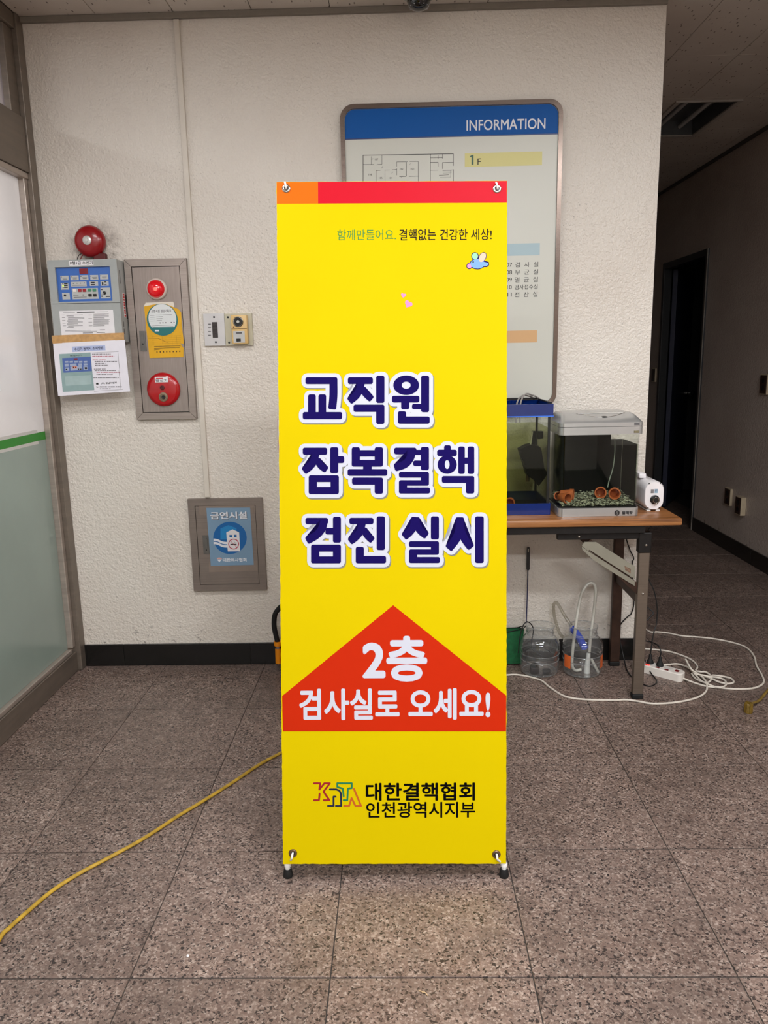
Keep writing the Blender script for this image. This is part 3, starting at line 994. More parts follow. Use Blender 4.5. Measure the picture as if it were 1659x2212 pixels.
plan = [(205, 432, 828, 422), (205, 432, 205, 720), (828, 422, 828, 505), (828, 530, 828, 720), (262, 440, 262, 495), (335, 432, 335, 495), (205, 496, 280, 495), (305, 495, 335, 494), (295, 537, 295, 720), (295, 537, 325, 536), (356, 535, 356, 720), (356, 535, 388, 534), (405, 533, 437, 532), (437, 478, 437, 510), (437, 525, 437, 570), (437, 478, 500, 477), (500, 477, 500, 578), (455, 579, 500, 578), (505, 476, 512, 476), (526, 475, 585, 474), (504, 476, 504, 578), (585, 474, 585, 720), (520, 578, 585, 576), (670, 425, 670, 720), (670, 481, 722, 480), (722, 430, 722, 460), (722, 480, 722, 512), (670, 450, 752, 449), (752, 425, 752, 455), (752, 482, 828, 480), (752, 482, 752, 527), (752, 536, 828, 534), (670, 536, 722, 535), (728, 570, 796, 567)]
prints(IS, [line_uv(ic(l[:2]), ic(l[2:]), .0022 if i < 2 else .0014) for i, l in enumerate(plan)], INK, pan, 'floor_plan', .0003, 'black line floor plan')
thin = [(755, 540, 815, 538), (755, 548, 815, 546), (755, 556, 815, 554), (808, 538, 808, 585), (735, 585, 808, 582)]
for cx, cy in ((262, 452), (292, 490), (330, 512), (330, 505), (428, 520), (400, 545), (520, 488), (465, 575)):
    thin += [(cx + 11 * math.cos(a), cy + 11 * math.sin(a), cx + 11 * math.cos(a + .5), cy + 11 * math.sin(a + .5)) for a in (0, .5, 1.0)]
prints(IS, [line_uv(ic(l[:2]), ic(l[2:]), .0008) for l in thin], GREYINK, pan, 'floor_plan', .0003)
for nm, cx, cy in (('107', 298, 460), ('108', 254, 565), ('102', 470, 527), ('101', 545, 526), ('105', 327, 588), ('104', 395, 588)):
    p0, p1 = ic((cx - 11, cy + 7)), ic((cx + 11, cy - 6))
    text(nm, IS, (p0[0], p0[1], p1[0], p1[1]), .0003, INK, pan, 'plan_number')

# ================================================================== FIRE RECEIVER BOX, BELL, NOTICE
RD = .10
RS = wall_surf(RD)
rb = root('fire_alarm_receiver', (-1.30, YW, 1.48), 'grey wall mounted fire alarm control box with blue button panel', 'control box')
GREYP = mat('grey_box_paint', S(164, 168, 166), .42, var=.03, bump=.15, bscale=400)
rx0, rx1, rz0, rz1 = -1.443, -1.154, 1.482, 1.817
body = part('box_body', bx(BM(), (rx0, YW - RD + .012, rz0), (rx1, YW - .0005, rz1), .004), GREYP, rb, smooth=30)
rc = lambda x, y: (100 + x * .11453, 555 + y * .11453)
def RR(x0, y0, x1, y1):
    a, b = rc(x0, y0), rc(x1, y1)
    return RS.R(a[0], a[1], b[0], b[1])
pu0, pv0, pu1, pv1 = RR(190, 185, 1222, 840)
seam = RS.uv(*rc(740, 875))[1]
bm = BM()      # upper door with the panel window cut in it
ring_o = rect(rx0, seam + .001, rx1, rz1)
ring(bm, wall_surf(RD - .0115), ring_o, rect(pu0, pv0, pu1, pv1), 0, .0115)
part('upper_door', bm, GREYP, rb)
part('lower_door', slab(BM(), wall_surf(RD - .0115), rect(rx0, rz0, rx1, seam - .001), 0, .0115), GREYP, rb)
ps = wall_surf(RD - .0105)
BLUEP = mat('blue_control_panel', S(58, 106, 186), .35, var=.03)
bp = part('control_panel', slab(BM(), wall_surf(RD - .0118), rect(pu0 + .0003, pv0 + .0003, pu1 - .0003, pv1 - .0003), 0, .0013), BLUEP, rb)
LG = mat('pale_panel_print', S(186, 188, 186), .4, var=0)
def fit(x0, y0, x1, y1):
    return RR(x0, y0, x1, y1)
prints(ps, [rect(*fit(*b)) for b in ((248, 350, 402, 438), (435, 345, 592, 435), (620, 340, 775, 430), (810, 335, 962, 425), (995, 328, 1152, 418), (258, 485, 400, 615), (445, 463, 742, 555), (800, 458, 960, 543), (1008, 452, 1160, 540), (468, 585, 962, 792), (1010, 575, 1188, 780), (282, 672, 425, 800))], LG, bp, 'panel_field', .0003)
part('display_window', slab(BM(), ps, rect(*fit(605, 215, 768, 318)), .0003, .0012), mat('dark_red_display', S(128, 18, 28), .2, var=0), bp)
dots = [(262, 373), (450, 370), (635, 364), (822, 357), (1010, 350), (560, 492), (630, 490), (700, 487), (490, 495), (290, 500), (300, 572)]
for x, y in dots:
    u, v = RS.uv(*rc(x, y))
    part('indicator_lamp', lathe(BM(), ps, u, v, [(.0019, .0003), (.0017, .0012), (0, .0015)], 10), BLACK, bp)
u, v = RS.uv(*rc(298, 543))
part('indicator_lamp', lathe(BM(), ps, u, v, [(.0030, .0003), (.0024, .0014), (0, .0018)], 12), mat('lit_green_lamp', S(196, 240, 60), .3, var=0, emit=1.2), bp, 'lit green lamp')
prints(ps, [rect(*fit(*b)) for b in ((315, 490, 382, 512), (315, 524, 384, 546), (315, 560, 386, 580), (820, 468, 895, 492), (822, 508, 900, 530), (1075, 458, 1115, 476), (1080, 512, 1122, 530), (1030, 470, 1060, 528), (1015, 600, 1045, 620), (1020, 705, 1045, 722), (1105, 732, 1182, 752), (1020, 734, 1050, 750), (665, 705, 690, 722))], INK, bp, 'panel_marks', .0005)
prints(ps, [rect(*fit(*b)) for b in ([(285 + 187 * k, 388 - 5 * k, 375 + 187 * k, 396 - 5 * k) for k in range(5)] + [(295 + 187 * k, 408 - 5 * k, 370 + 187 * k, 418 - 5 * k) for k in range(5)] + [(465, 528, 725, 536), (490, 714, 590, 724), (500, 752, 745, 762), (280, 600, 392, 608)])], GREYINK, bp, 'panel_marks', .0005)
def button(x0, y0, x1, y1, m, lab):
    u0, v0, u1, v1 = fit(x0, y0, x1, y1)
    part('button', slab(BM(), ps, rrect(u0, v0, u1, v1, .001, 2), .0003, .0032), m, bp, lab)
button(490, 608, 550, 658, mat('white_button', S(236, 226, 220), .4, var=0), 'white button')
for a in (585, 672):
    button(a, 600, a + 62, 656, mat('red_button', S(158, 26, 38), .35, var=0), 'red button')
for a in (765, 858):
    button(a, 594, a + 64, 650, mat('green_button', S(64, 140, 104), .4, var=0), 'green button')
for a in (778, 870):
    button(a, 693, a + 62, 744, BLACK, 'black button')
u, v = RS.uv(*rc(1084, 675))
kn_ = part('selector_knob', lathe(BM(), ps, u, v, [(.0064, .0003), (.0062, .006), (.005, .007), (0, .007)], 20), BLACK, bp, smooth=40)
prints(ps, [line_uv((u + .001, v + .001), (u - .003, v - .003), .0012)], PAPER, kn_, 'knob_pointer', .0073)
u, v = RS.uv(*rc(335, 722))
part('key_switch', lathe(BM(), ps, u, v, [(.0046, .0003), (.0044, .003), (.002, .0036), (0, .0030)], 18), mat('dark_lock', S(50, 46, 44), .3, .6, var=0), bp, smooth=40)
# name strip and instruction sticker
ns = part('name_strip', slab(BM(), RS, rect(*RR(432, 70, 890, 162)), .0001, .0006), PAPER, rb)
text('P형1급 수신기', RS, RR(452, 82, 872, 146), .0008, INK, ns, 'name_lettering', bold=.022)
su0, sv0, su1, sv1 = RR(265, 1008, 1280, 1470)
st = part('instruction_sticker', slab(BM(), RS, rrect(su0, sv0, su1, sv1, .003, 3), .0001, .0005), PAPER, rb)
ls = [rect(*RR(320, 1048, 540, 1054)), rect(*RR(950, 1030, 1170, 1036)), rect(*RR(580, 1030, 910, 1052))]
for k in range(15):
    yy = 1092 + k * 17
    a = 400 + random.randint(-20, 20)
    ls.append(rect(*RR(a, yy, random.choice((520, 600, 690, 720)), yy + 7)))
    if k % 3 == 0:
        ls.append(rect(*RR(290 + k * 2, yy, 350 + k * 2, yy + 7)))
    if k < 14:
        ls.append(rect(*RR(890, yy - 16, random.choice((1100, 1180, 1200)), yy - 9)))
    if k % 4 == 0:
        ls.append(rect(*RR(790 + k, yy, 860 + k, yy + 7)))
ls += [rect(*RR(360, 1385, 840, 1391)), rect(*RR(360, 1404, 960, 1410)), rect(*RR(1010, 1372, 1110, 1382)), rect(*RR(690, 1428, 880, 1440)), rect(*RR(950, 1420, 1110, 1430))]
prints(RS, ls, GREYINK, st, 'fine_print', .0007)
# side details: slots and sticker
SS = Surf((rx1, YW - RD, 0), (0, 1, 0), (0, 0, 1))
part('side_sticker', slab(BM(), SS, rect(.038, 1.585, .062, 1.685), .0002, .0006), PAPER, rb, 'red and white sticker on the side of the box')
part('side_sticker', slab(BM(), SS, rect(.066, 1.58, .088, 1.68), .0002, .0006), mat('black_white_sticker', S(60, 58, 58), .5, var=.8, scale=300), rb, 'black printed sticker on the side of the box')
for k in range(9):
    part('sticker_mark', slab(BM(), SS, rect(.041, 1.588 + k * .0108, .059, 1.5955 + k * .0108), .0007, .0009), mat('red_sticker', S(206, 40, 40), .5, var=.5, scale=400), rb)
part('hinge_slot', slab(BM(), SS, rrect(.02, 1.72, .028, 1.775, .003), .0001, .0004), mat('slot_shadow_grey', S(110, 112, 110), .6), rb)
for zz in (1.515, 1.545):
    part('hinge_slot', slab(BM(), SS, rrect(.02, zz, .026, zz + .022, .002), .0001, .0004), BLACK, rb)

# bell
bl = root('fire_alarm_bell', (-1.29, YW, 1.835), 'round red fire alarm bell on the wall above the grey control box', 'alarm bell')
BW = wall_surf(0)
bc = (-1.286, 1.899)
part('backplate', lathe(BM(), BW, bc[0], bc[1], [(.03, .0005), (.03, .02), (0, .02)], 20), BLACK, bl)
part('gong', lathe(BM(), BW, bc[0], bc[1], [(.060, .014), (.0645, .015), (.065, .022), (.062, .033), (.054, .042), (.040, .049), (.020, .053), (0, .054)], 40), mat('deep_red_paint', S(146, 10, 20), .25, var=.05, coat=.2), bl, smooth=50)
part('centre_bolt', lathe(BM(), BW, bc[0], bc[1], [(.0185, .0515), (.0185, .056), (.016, .058), (.007, .0585), (.006, .061), (0, .0615)], 24), mat('pale_bolt_disc', S(206, 204, 200), .3, .4, var=.1, scale=300), bl, smooth=40)
part('bell_wire', tube(BM(), [(-1.32, YW - .012, 1.855), (-1.338, YW - .02, 1.846), (-1.341, YW - .03, 1.834), (-1.342, YW - .04, 1.8185)], .0018, 6), BLACK, bl)
part('bell_wire', tube(BM(), [(-1.30, YW - .012, 1.85), (-1.32, YW - .03, 1.842), (-1.325, YW - .04, 1.828), (-1.33, YW - .05, 1.8185)], .0016, 6), mat('red_wire', S(120, 24, 24), .5), bl)
part('striker_housing', bx(BM(), (-1.275, YW - .03, 1.8185), (-1.225, YW - .001, 1.85), .003), mat('dark_red_metal', S(92, 18, 20), .5), bl)

# laminated notice taped to the box
NSX = wall_surf(RD + .004)
ncor = [NSX.uv(*p) for p in ((114.5, 741.5), (269.5, 734), (281.2, 845.5), (125.6, 855.5))]   # TL TR BR BL
nt = root('laminated_notice', (-1.27, YW - RD - .004, 1.28), 'laminated white instruction notice taped below the control box with brown tape', 'notice')
def nmap(a, b):      # a right, b down, 0..1
    tl, tr, br, blc = ncor
    return tuple((tl[i] * (1 - a) + tr[i] * a) * (1 - b) + (blc[i] * (1 - a) + br[i] * a) * b for i in (0, 1))
class NMap:
    """surface whose u, v run 0..1 over the notice, v up"""
    N = NSX.N
    def P(s, u, v, n=0.0):
        a, b = nmap(u, 1 - v)
        return NSX.P(a, b, n + .004 * math.sin(PI * min(max(1 - v, 0), 1)) * .6 + .003 * math.sin(PI * u))
NM = NMap()
bm = BM()
K = 10
gv = [[bm.verts.new(NM.P(i / K, j / K, 0)) for i in range(K + 1)] for j in range(K + 1)]
gb = [[bm.verts.new(NM.P(i / K, j / K, -.0006)) for i in range(K + 1)] for j in range(K + 1)]
for j in range(K):
    for i in range(K):
        bm.faces.new((gv[j][i], gv[j][i + 1], gv[j + 1][i + 1], gv[j + 1][i]))
        bm.faces.new((gb[j][i], gb[j + 1][i], gb[j + 1][i + 1], gb[j][i + 1]))
for i in range(K):
    bm.faces.new((gb[0][i], gb[0][i + 1], gv[0][i + 1], gv[0][i]))
    bm.faces.new((gv[K][i], gv[K][i + 1], gb[K][i + 1], gb[K][i]))
    bm.faces.new((gv[i][0], gv[i + 1][0], gb[i + 1][0], gb[i][0]))
    bm.faces.new((gb[i][K], gb[i + 1][K], gv[i + 1][K], gv[i][K]))
sheet_n = part('sheet', bm, mat('glossy_white_laminate', S(232, 230, 238), .18, var=.02, coat=.3), nt, smooth=60)
tp = [NSX.uv(*p) for p in ((111.5, 725), (267.5, 718.5), (268, 734.5), (114, 742))]
part('tape_strip', slab(BM(), NSX, list(reversed(tp)), -.0032, .0012), mat('brown_packing_tape', S(196, 152, 96), .3, var=.14, scale=60), nt, 'brown packing tape across the top')
def nr(x0, y0, x1, y1):       # notice picture pixels -> unit square
    L = lambda y: 90 + (185 - 90) * (y - 280) / 1020
    Rr_ = lambda y: 1475 + (1580 - 1475) * (y - 215) / 1000
    T = lambda x: 280 + (215 - 280) * (x - 90) / 1385
    B = lambda x: 1300 + (1215 - 1300) * (x - 185) / 1395
    xc, yc = (x0 + x1) / 2, (y0 + y1) / 2
    fu = lambda x: (x - L(yc)) / (Rr_(yc) - L(yc))
    fv = lambda y: 1 - (y - T(xc)) / (B(xc) - T(xc))
    return fu(x0), fv(y1), fu(x1), fv(y0)
def nprint(boxes, m, nm, n, lab=None):
    bm = BM()
    for q, b in enumerate(boxes):
        u0, v0, u1, v1 = nr(*b)
        kx = max(1, int(abs(u1 - u0) * 10)); ky = max(1, int(abs(v1 - v0) * 10))
        vv = [[bm.verts.new(NM.P(u0 + (u1 - u0) * i / kx, v0 + (v1 - v0) * j / ky, n)) for i in range(kx + 1)] for j in range(ky + 1)]
        for j in range(ky):
            for i in range(kx):
                bm.faces.new((vv[j][i], vv[j][i + 1], vv[j + 1][i + 1], vv[j + 1][i]))
    return part(nm, bm, m, sheet_n, lab)
nprint([(465, 330, 1108, 432)], mat('lilac_print', S(178, 190, 224), .3, var=0), 'title_box', .0006)
text('수신기 동작시 조치방법', NM, nr(510, 352, 1066, 412), .0012, mat('navy_ink', S(40, 44, 80), .4, var=0), sheet_n, 'title_lettering', bold=.02)
nprint([(245, 470, 860, 1205)], mat('sea_grey_print', S(142, 168, 168), .3, var=.05), 'picture', .0006, 'printed picture of the control box')
nprint([(285, 550, 840, 832)], mat('dull_blue_print', S(78, 104, 168), .3, var=0), 'picture', .0010)
nprint([(330, 905, 840, 1085)], mat('pale_sea_print', S(164, 186, 186), .3, var=.06), 'picture', .0010)
nprint([(325 + 92 * k, 622, 395 + 92 * k, 655) for k in range(5)] + [(325, 672, 400, 730), (425, 672, 555, 715), (590, 668, 660, 712), (692, 668, 765, 708), (435, 722, 660, 800), (690, 725, 768, 795), (338, 745, 410, 810)], mat('pale_blue_grey_print', S(160, 172, 196), .3, var=0), 'picture', .0013)
nprint([(480, 722, 562, 765)], mat('salmon_print', S(224, 138, 116), .3, var=0), 'picture', .0016)
nprint([(500, 565, 575, 605)], mat('maroon_print', S(126, 44, 62), .3, var=0), 'picture', .0016)
nprint([(485, 732, 510, 752), (528, 732, 553, 752), (580, 768, 608, 788), (622, 768, 652, 788), (715, 740, 758, 778), (345, 770, 375, 796)], INK, 'picture', .0019)['kind'] = 'stuff'
text('P형1급 수신기', NM, nr(430, 500, 645, 530), .0012, INK, sheet_n, 'title_lettering', bold=.01)
nprint([(805, 452, 1362, 456), (1362, 440, 1367, 800), (1385, 800, 1390, 1170), (885, 1190, 1450, 1194)], GREYINK, 'border_line', .0008)
PALEINK = mat('pale_grey_ink', S(128, 124, 130), .4, var=.5, scale=700)
def dashes(rows, m, lab=None):
    out = []
    for x0, y0, x1, y1 in rows:
        x = x0
        while x < x1:
            w = random.choice((16, 22, 28, 40))
            out.append((x, y0 + 2, min(x + w, x1), y1 - 3))
            x += w + random.choice((6, 8, 16))
    nprint(out, m, 'body_lines', .0008, lab)['kind'] = 'stuff'
dashes([(855, 480, 1210, 500), (905, 622, 1330, 644), (915, 660, 1115, 680), (915, 696, 1165, 716), (890, 768, 1115, 786), (905, 796, 1310, 816), (940, 868, 1250, 890), (875, 936, 1390, 956), (1000, 1110, 1420, 1136), (1000, 1150, 1215, 1170)], PALEINK)
dashes([(860, 520, 1280, 540), (865, 592, 1115, 612), (940, 832, 1395, 850)], mat('faded_red_ink', S(184, 108, 120), .4, var=.3, scale=700), 'red lines of print')
text('(주) 경남이엔지', NM, nr(1025, 1032, 1325, 1072), .0010, INK, sheet_n, 'company_lettering', bold=.02)
text('Tel :', NM, nr(930, 1112, 985, 1140), .0010, INK, sheet_n, 'company_lettering')
nprint([(930, 1045, 975, 1078)], INK, 'company_mark', .0010)

# ================================================================== STEEL FIRE CABINET
FD = .024
FSf = wall_surf(FD)
fc = root('fire_alarm_cabinet', (-1.02, YW, 1.145), 'tall stainless steel fire alarm cabinet with red lamp and round red call point', 'cabinet')
fx0, fx1, fz0, fz1 = -1.150, -.886, 1.150, 1.823
c1 = lambda x, y: (80 + x * .217, 470 + y * .217)
def FR(x0, y0, x1, y1):
    a, b = c1(x0, y0), c1(x1, y1)
    return FSf.R(a[0], a[1], b[0], b[1])
ix0, ix1 = fx0 + .029, fx1 - .029
iz0, iz1 = fz0 + .029, fz1 - .030
WS0 = wall_surf(.0005)
# four mitred frame bars
for nm, quad in (('frame_bar', [(fx0, fz0), (fx1, fz0), (ix1, iz0), (ix0, iz0)]), ('frame_bar', [(fx0, fz1), (ix0, iz1), (ix1, iz1), (fx1, fz1)]), ('frame_bar', [(fx0, fz0), (ix0, iz0), (ix0, iz1), (fx0, fz1)]), ('frame_bar', [(fx1, fz0), (fx1, fz1), (ix1, iz1), (ix1, iz0)])):
    cxq = sum(q[0] for q in quad) / 4
    czq = sum(q[1] for q in quad) / 4
    quad = [(q[0] + (cxq - q[0]) * .004, q[1] + (czq - q[1]) * .004) for q in quad]
    part(nm, slab(BM(), WS0, to_ccw(quad), 0, FD), STEEL, fc)
part('cabinet_back', slab(BM(), WS0, rect(fx0 + .004, fz0 + .004, fx1 - .004, fz1 - .004), 0, .004), BLACK, fc)
fdoor = part('cabinet_door', slab(BM(), WS0, rect(ix0 + .003, iz0 + .003, ix1 - .003, iz1 - .003), .008, FD - .002), STEEL_H, fc)
FS2 = wall_surf(FD - .0012)
u, v = FS2.uv(339.2, 624.5)
lz = part('lamp_bezel', lathe(BM(), FS2, u, v, [(.044, 0), (.0445, .006), (.041, .014), (.037, .016), (.037, .004)], 36), mat('ivory_plastic', S(222, 206, 196), .4, var=.02), fc, smooth=40)
part('lamp_lens', lathe(BM(), FS2, u, v, [(.0365, .004), (.0365, .018), (.032, .028), (.02, .036), (0, .039)], 32), mat('red_lamp_lens', S(206, 8, 24), .12, var=.05, emit=.25, coat=.5), lz, smooth=60, label='glowing red lens')
part('lamp_bulb', lathe(BM(), FS2, u + .004, v - .003, [(.008, .0385), (.006, .0392), (0, .0395)], 12), mat('glowing_bulb', S(255, 70, 60), .3, var=0, emit=3.0), lz, 'bright spot of the lit bulb')
u, v = FS2.uv(354, 841)
call = part('call_point', lathe(BM(), FS2, u, v, [(.072, 0), (.0725, .006), (.069, .013), (.055, .018), (0, .020)], 44), REDP, fc, smooth=50)
cs = wall_surf(FD + .0186)
prints(cs, [rect(*cs.R(334.8, 814, 363.2, 826))], PAPER, call, 'call_label', .0012)
prints(cs, [rect(*cs.R(337, 816.5, 352, 818.5))], mat('red_ink', S(196, 40, 50), .5, var=0), call, 'call_label', .0015)
text('발신기', cs, cs.R(337, 819.5, 361, 825), .0015, INK, call, 'call_lettering', bold=.02)
u2, v2 = cs.uv(350.5, 837.5)
part('call_button', lathe(BM(), cs, u2, v2, [(.010, 0), (.0098, .003), (.007, .0035), (.006, .001), (0, .001)], 20), mat('dark_red_button', S(84, 14, 18), .4), call, smooth=40)
u2, v2 = cs.uv(353, 857.5)
part('phone_jack', lathe(BM(), cs, u2, v2, [(.020, 0), (.0195, .003), (.013, .004), (.012, .001), (0, .001)], 24), mat('worn_grey_jack', S(136, 118, 96), .4, .4, var=.3, scale=200), call, smooth=40)
part('jack_hole', lathe(BM(), cs, u2, v2 - .001, [(.009, .0012), (.008, .004), (.004, .004), (0, .002)], 16), BLACK, call, smooth=40)
u0, v0, u1, v1 = FS2.R(302.7, 715, 315.3, 758.6)
lk = part('door_latch', slab(BM(), FS2, rect(u0, v0, u1, v1), 0, .004), mat('grey_latch', S(112, 110, 106), .4, .5, var=.1), fdoor)
part('latch_handle', slab(BM(), FS2, rrect(u0 + .006, v0 + .030, u1 - .006, v1 - .012, .006), .0042, .007), MATS['grey_latch'], lk)
part('keyhole', lathe(BM(), FS2, (u0 + u1) / 2, v0 + .030, [(.0035, .0072), (0, .0072)], 12), BLACK, lk)
# folded yellow record sheet with its backing and round sticker
yr = root('inspection_record', (-1.0, YW - FD, 1.40), 'torn yellow inspection sheet with round white and teal sticker on steel cabinet', 'paper')
def pxs(lst, s):
    return to_ccw([s.uv(*p) for p in lst])
part('backing_sheet', slab(BM(), FS2, pxs([(311, 661), (314.8, 654), (373.5, 651.8), (376, 655), (378, 690), (330, 720), (318, 722)], FS2), .0003, .0010), mat('ivory_sheet', S(226, 218, 204), .6, var=.03), yr)
part('yellow_sheet', slab(BM(), FS2, pxs([(311.5, 662), (334, 657.5), (360, 657), (386, 668), (391.5, 675), (392.5, 701), (397.2, 738), (396.8, 743), (389.5, 741.3), (396.8, 752), (396.5, 771.5), (323.4, 773.3), (319, 735)], FS2), .0013, .0024), mat('yellow_card', S(226, 170, 8), .5, var=.06, scale=25), yr)
FS3 = wall_surf(FD + .0014)
lns = [line_uv(FS3.uv(328, y), FS3.uv(391, y - 2.2), .0007) for y in (727, 731, 735, 739, 743)] + [line_uv(FS3.uv(x, 725), FS3.uv(x + 1.5, 744), .0007) for x in (330, 350, 371, 381)]
prints(FS3, lns, mat('ochre_ink', S(168, 118, 10), .5, var=0), yr, 'table_lines', .0002)
prints(FS3, [line_uv(FS3.uv(333, y), FS3.uv(x1, y - 1.5), .0018) for y, x1 in ((748.5, 390), (752.5, 388), (756, 346))] + [rect(*FS3.R(338 + 7 * k, 759 - .2 * k, 340.5 + 7 * k, 762 - .2 * k)) for k in range(8)], mat('brown_ink', S(92, 64, 10), .5, var=0), yr, 'fine_print', .0002)
prints(FS3, [line_uv(FS3.uv(320, 730.5), FS3.uv(342, 731), .002), line_uv(FS3.uv(342, 731), FS3.uv(362, 740), .002)], MATS['ochre_ink'], yr, 'fold_crease', .0003)
cu_, cv_ = FS3.uv(350.7, 690.7)
stk = part('round_sticker', slab(BM(), FS3, ell(cu_, cv_, .0665, .0665, 44), .0004, .0009), mat('teal_print', S(26, 112, 112), .4, var=.03), yr)
wc = FS3.uv(351, 688.5)
inner = [p for p in ell(wc[0], wc[1], .0600, .0605, 60) if p[1] > wc[1] - .040]
i0 = min(range(len(inner)), key=lambda k: (math.atan2(inner[k][1] - wc[1], inner[k][0] - wc[0]) + .75) % (2 * PI))
inner = inner[i0:] + inner[:i0]
prints(FS3, [inner], mat('white_sticker_print', S(222, 226, 226), .4, var=0), stk, 'sticker_field', .0011)
text('소방시설 점검기록표', FS3, FS3.R(327, 668.6, 370, 675), .0014, GREYINK, stk, 'sticker_lettering', bold=.015)
sl = []
for k, (a, b) in enumerate(((337, 371), (338, 352), (338, 351), (339, 350))):
    y = 680.5 + 4.1 * k
    sl += [line_uv(FS3.uv(324 + .4 * k, y + 1), FS3.uv(334 + .4 * k, y + .6), .0013), line_uv(FS3.uv(a, y), FS3.uv(b, y - .8), .0013)]
sl += [line_uv(FS3.uv(327, 704.2), FS3.uv(379, 701.5), .0012), line_uv(FS3.uv(330, 707), FS3.uv(375, 704.6), .0012)]
sl += [rect(*FS3.R(345 + 6 * k, 696.5 - .2 * k, 347.5 + 6 * k, 698.6 - .2 * k)) for k in (0, 1, 2, 4, 5)]
prints(FS3, sl, GREYINK, stk, 'fine_print', .0013)
prints(FS3, [rect(*FS3.R(335, 712.6, 344, 716))], WINK, stk, 'fine_print', .0013)

# ================================================================== SWITCHES AND INTERCOM
c7 = lambda x, y: (420 + x * .15375, 660 + y * .15375)
SWS = wall_surf(.012)
def WR(s, x0, y0, x1, y1):
    a, b = c7(x0, y0), c7(x1, y1)
    return s.R(a[0], a[1], b[0], b[1])
sw = root('light_switch', (-.79, YW, 1.46), 'brushed aluminium switch plate with four dark rocker switches', 'switch')
a = WR(SWS, 135, 112, 428, 565)
part('wall_box', slab(BM(), WS0, rect(a[0] - .002, a[1], a[2], a[3]), 0, .009), mat('beige_metal', S(182, 176, 158), .5, var=.05), sw)
part('plate', slab(BM(), WS0, rect(a[0], a[1], a[2] - .0005, a[3]), .0092, .0115), mat('aluminium_plate', S(206, 204, 204), .35, .5, var=.05, scale=8), sw)
b = WR(SWS, 252, 232, 326, 452)
part('switch_well', slab(BM(), SWS, rect(*b), -.0003, .0012), BLACK, sw)
h4 = (b[3] - b[1]) / 4
for k in range(4):
    part('rocker', slab(BM(), SWS, rect(b[0] + .001, b[1] + h4 * k + .0008, b[2] - .001, b[1] + h4 * (k + 1) - .0008), .0014, .004), mat('dark_brown_plastic', S(52, 44, 42), .35), sw)
prints(SWS, [rect(*WR(SWS, 195, y, 232, y + 12)) for y in (255, 307, 361, 412)], GREYINK, sw, 'switch_legend', .0004)
for x, y in ((275, 162), (301, 514)):
    u, v = SWS.uv(*c7(x, y))
    part('screw', lathe(BM(), SWS, u, v, [(.0045, -.0002), (.004, .002), (0, .0024)], 14), BLACK, sw, smooth=50)
vc = root('wall_intercom', (-.68, YW, 1.46), 'beige wall plate with yellowed intercom speaker and round black dial', 'intercom')
a = WR(SWS, 431, 112, 815, 560)
part('plate', slab(BM(), WS0, rect(*a), 0, .0115), mat('beige_metal_plate', S(190, 184, 162), .45, .2, var=.04), vc)
for x, y in ((470, 165), (487, 520)):
    u, v = SWS.uv(*c7(x, y))
    part('screw', lathe(BM(), SWS, u, v, [(.0045, -.0002), (.004, .002), (0, .0024)], 14), BLACK, vc, smooth=50)
b = WR(wall_surf(.04), 520, 130, 742, 538)
body_i = part('speaker_box', bx(BM(), (b[0], YW - .042, b[1]), (b[2], YW - .0122, b[3]), .004), mat('yellowed_plastic', S(222, 186, 122), .4, var=.05), vc, smooth=40)
ISf = wall_surf(.0425)
u, v = ISf.uv(*c7(614, 228))
dial = part('dial', lathe(BM(), ISf, u, v, [(.0215, 0), (.0215, .003), (.0195, .004), (.0185, .0035), (.017, .0045), (.010, .0045), (.009, .003), (0, .003)], 32), BLACK, body_i, smooth=30)
part('dial_ring', lathe(BM(), ISf, u, v, [(.0200, .0046), (.0188, .0050), (.0180, .0046)], 32), CHROME, dial, smooth=40)
part('dial_cap', lathe(BM(), ISf, u, v, [(.0065, .003), (.006, .0062), (0, .0066)], 18), mat('silver_cap', S(200, 198, 192), .3, .5, var=.05), dial, smooth=40)
mid = ISf.uv(*c7(625, 328))[1]
part('box_groove', slab(BM(), ISf, rect(b[0] + .001, mid - .001, b[2] - .001, mid + .001), 0, .0003), mat('groove_brown', S(120, 92, 50), .6), body_i)
c_ = WR(ISf, 548, 358, 708, 522)
cp = part('card_plate', slab(BM(), ISf, rect(*c_), 0, .0012), mat('silver_card', S(192, 192, 190), .35, .3, var=.04), body_i)
part('call_button', slab(BM(), ISf, rect(*WR(ISf, 592, 465, 652, 505)), .0013, .004), BLACK, cp)
part('speaker_slot', slab(BM(), ISf, rrect(*WR(ISf, 582, 376, 670, 396), .003), .0013, .0016), GREYINK, cp)
u, v = ISf.uv(*c7(550, 302))
part('indicator_lamp', lathe(BM(), ISf, u, v, [(.003, 0), (.0028, .001), (0, .0018)], 12), mat('dark_red_lamp', S(92, 14, 20), .3), body_i)

# surface conduit
cd = part('cable_trunking', bx(BM(), (-.877, YW - .014, .797), (-.853, YW - .0005, CEIL - .0235), .003), mat('cream_trunking', S(216, 208, 196), .42, var=.03), None)
tag(cd, 'slim cream cable trunking running from the ceiling down to the small cabinet', 'trunking')

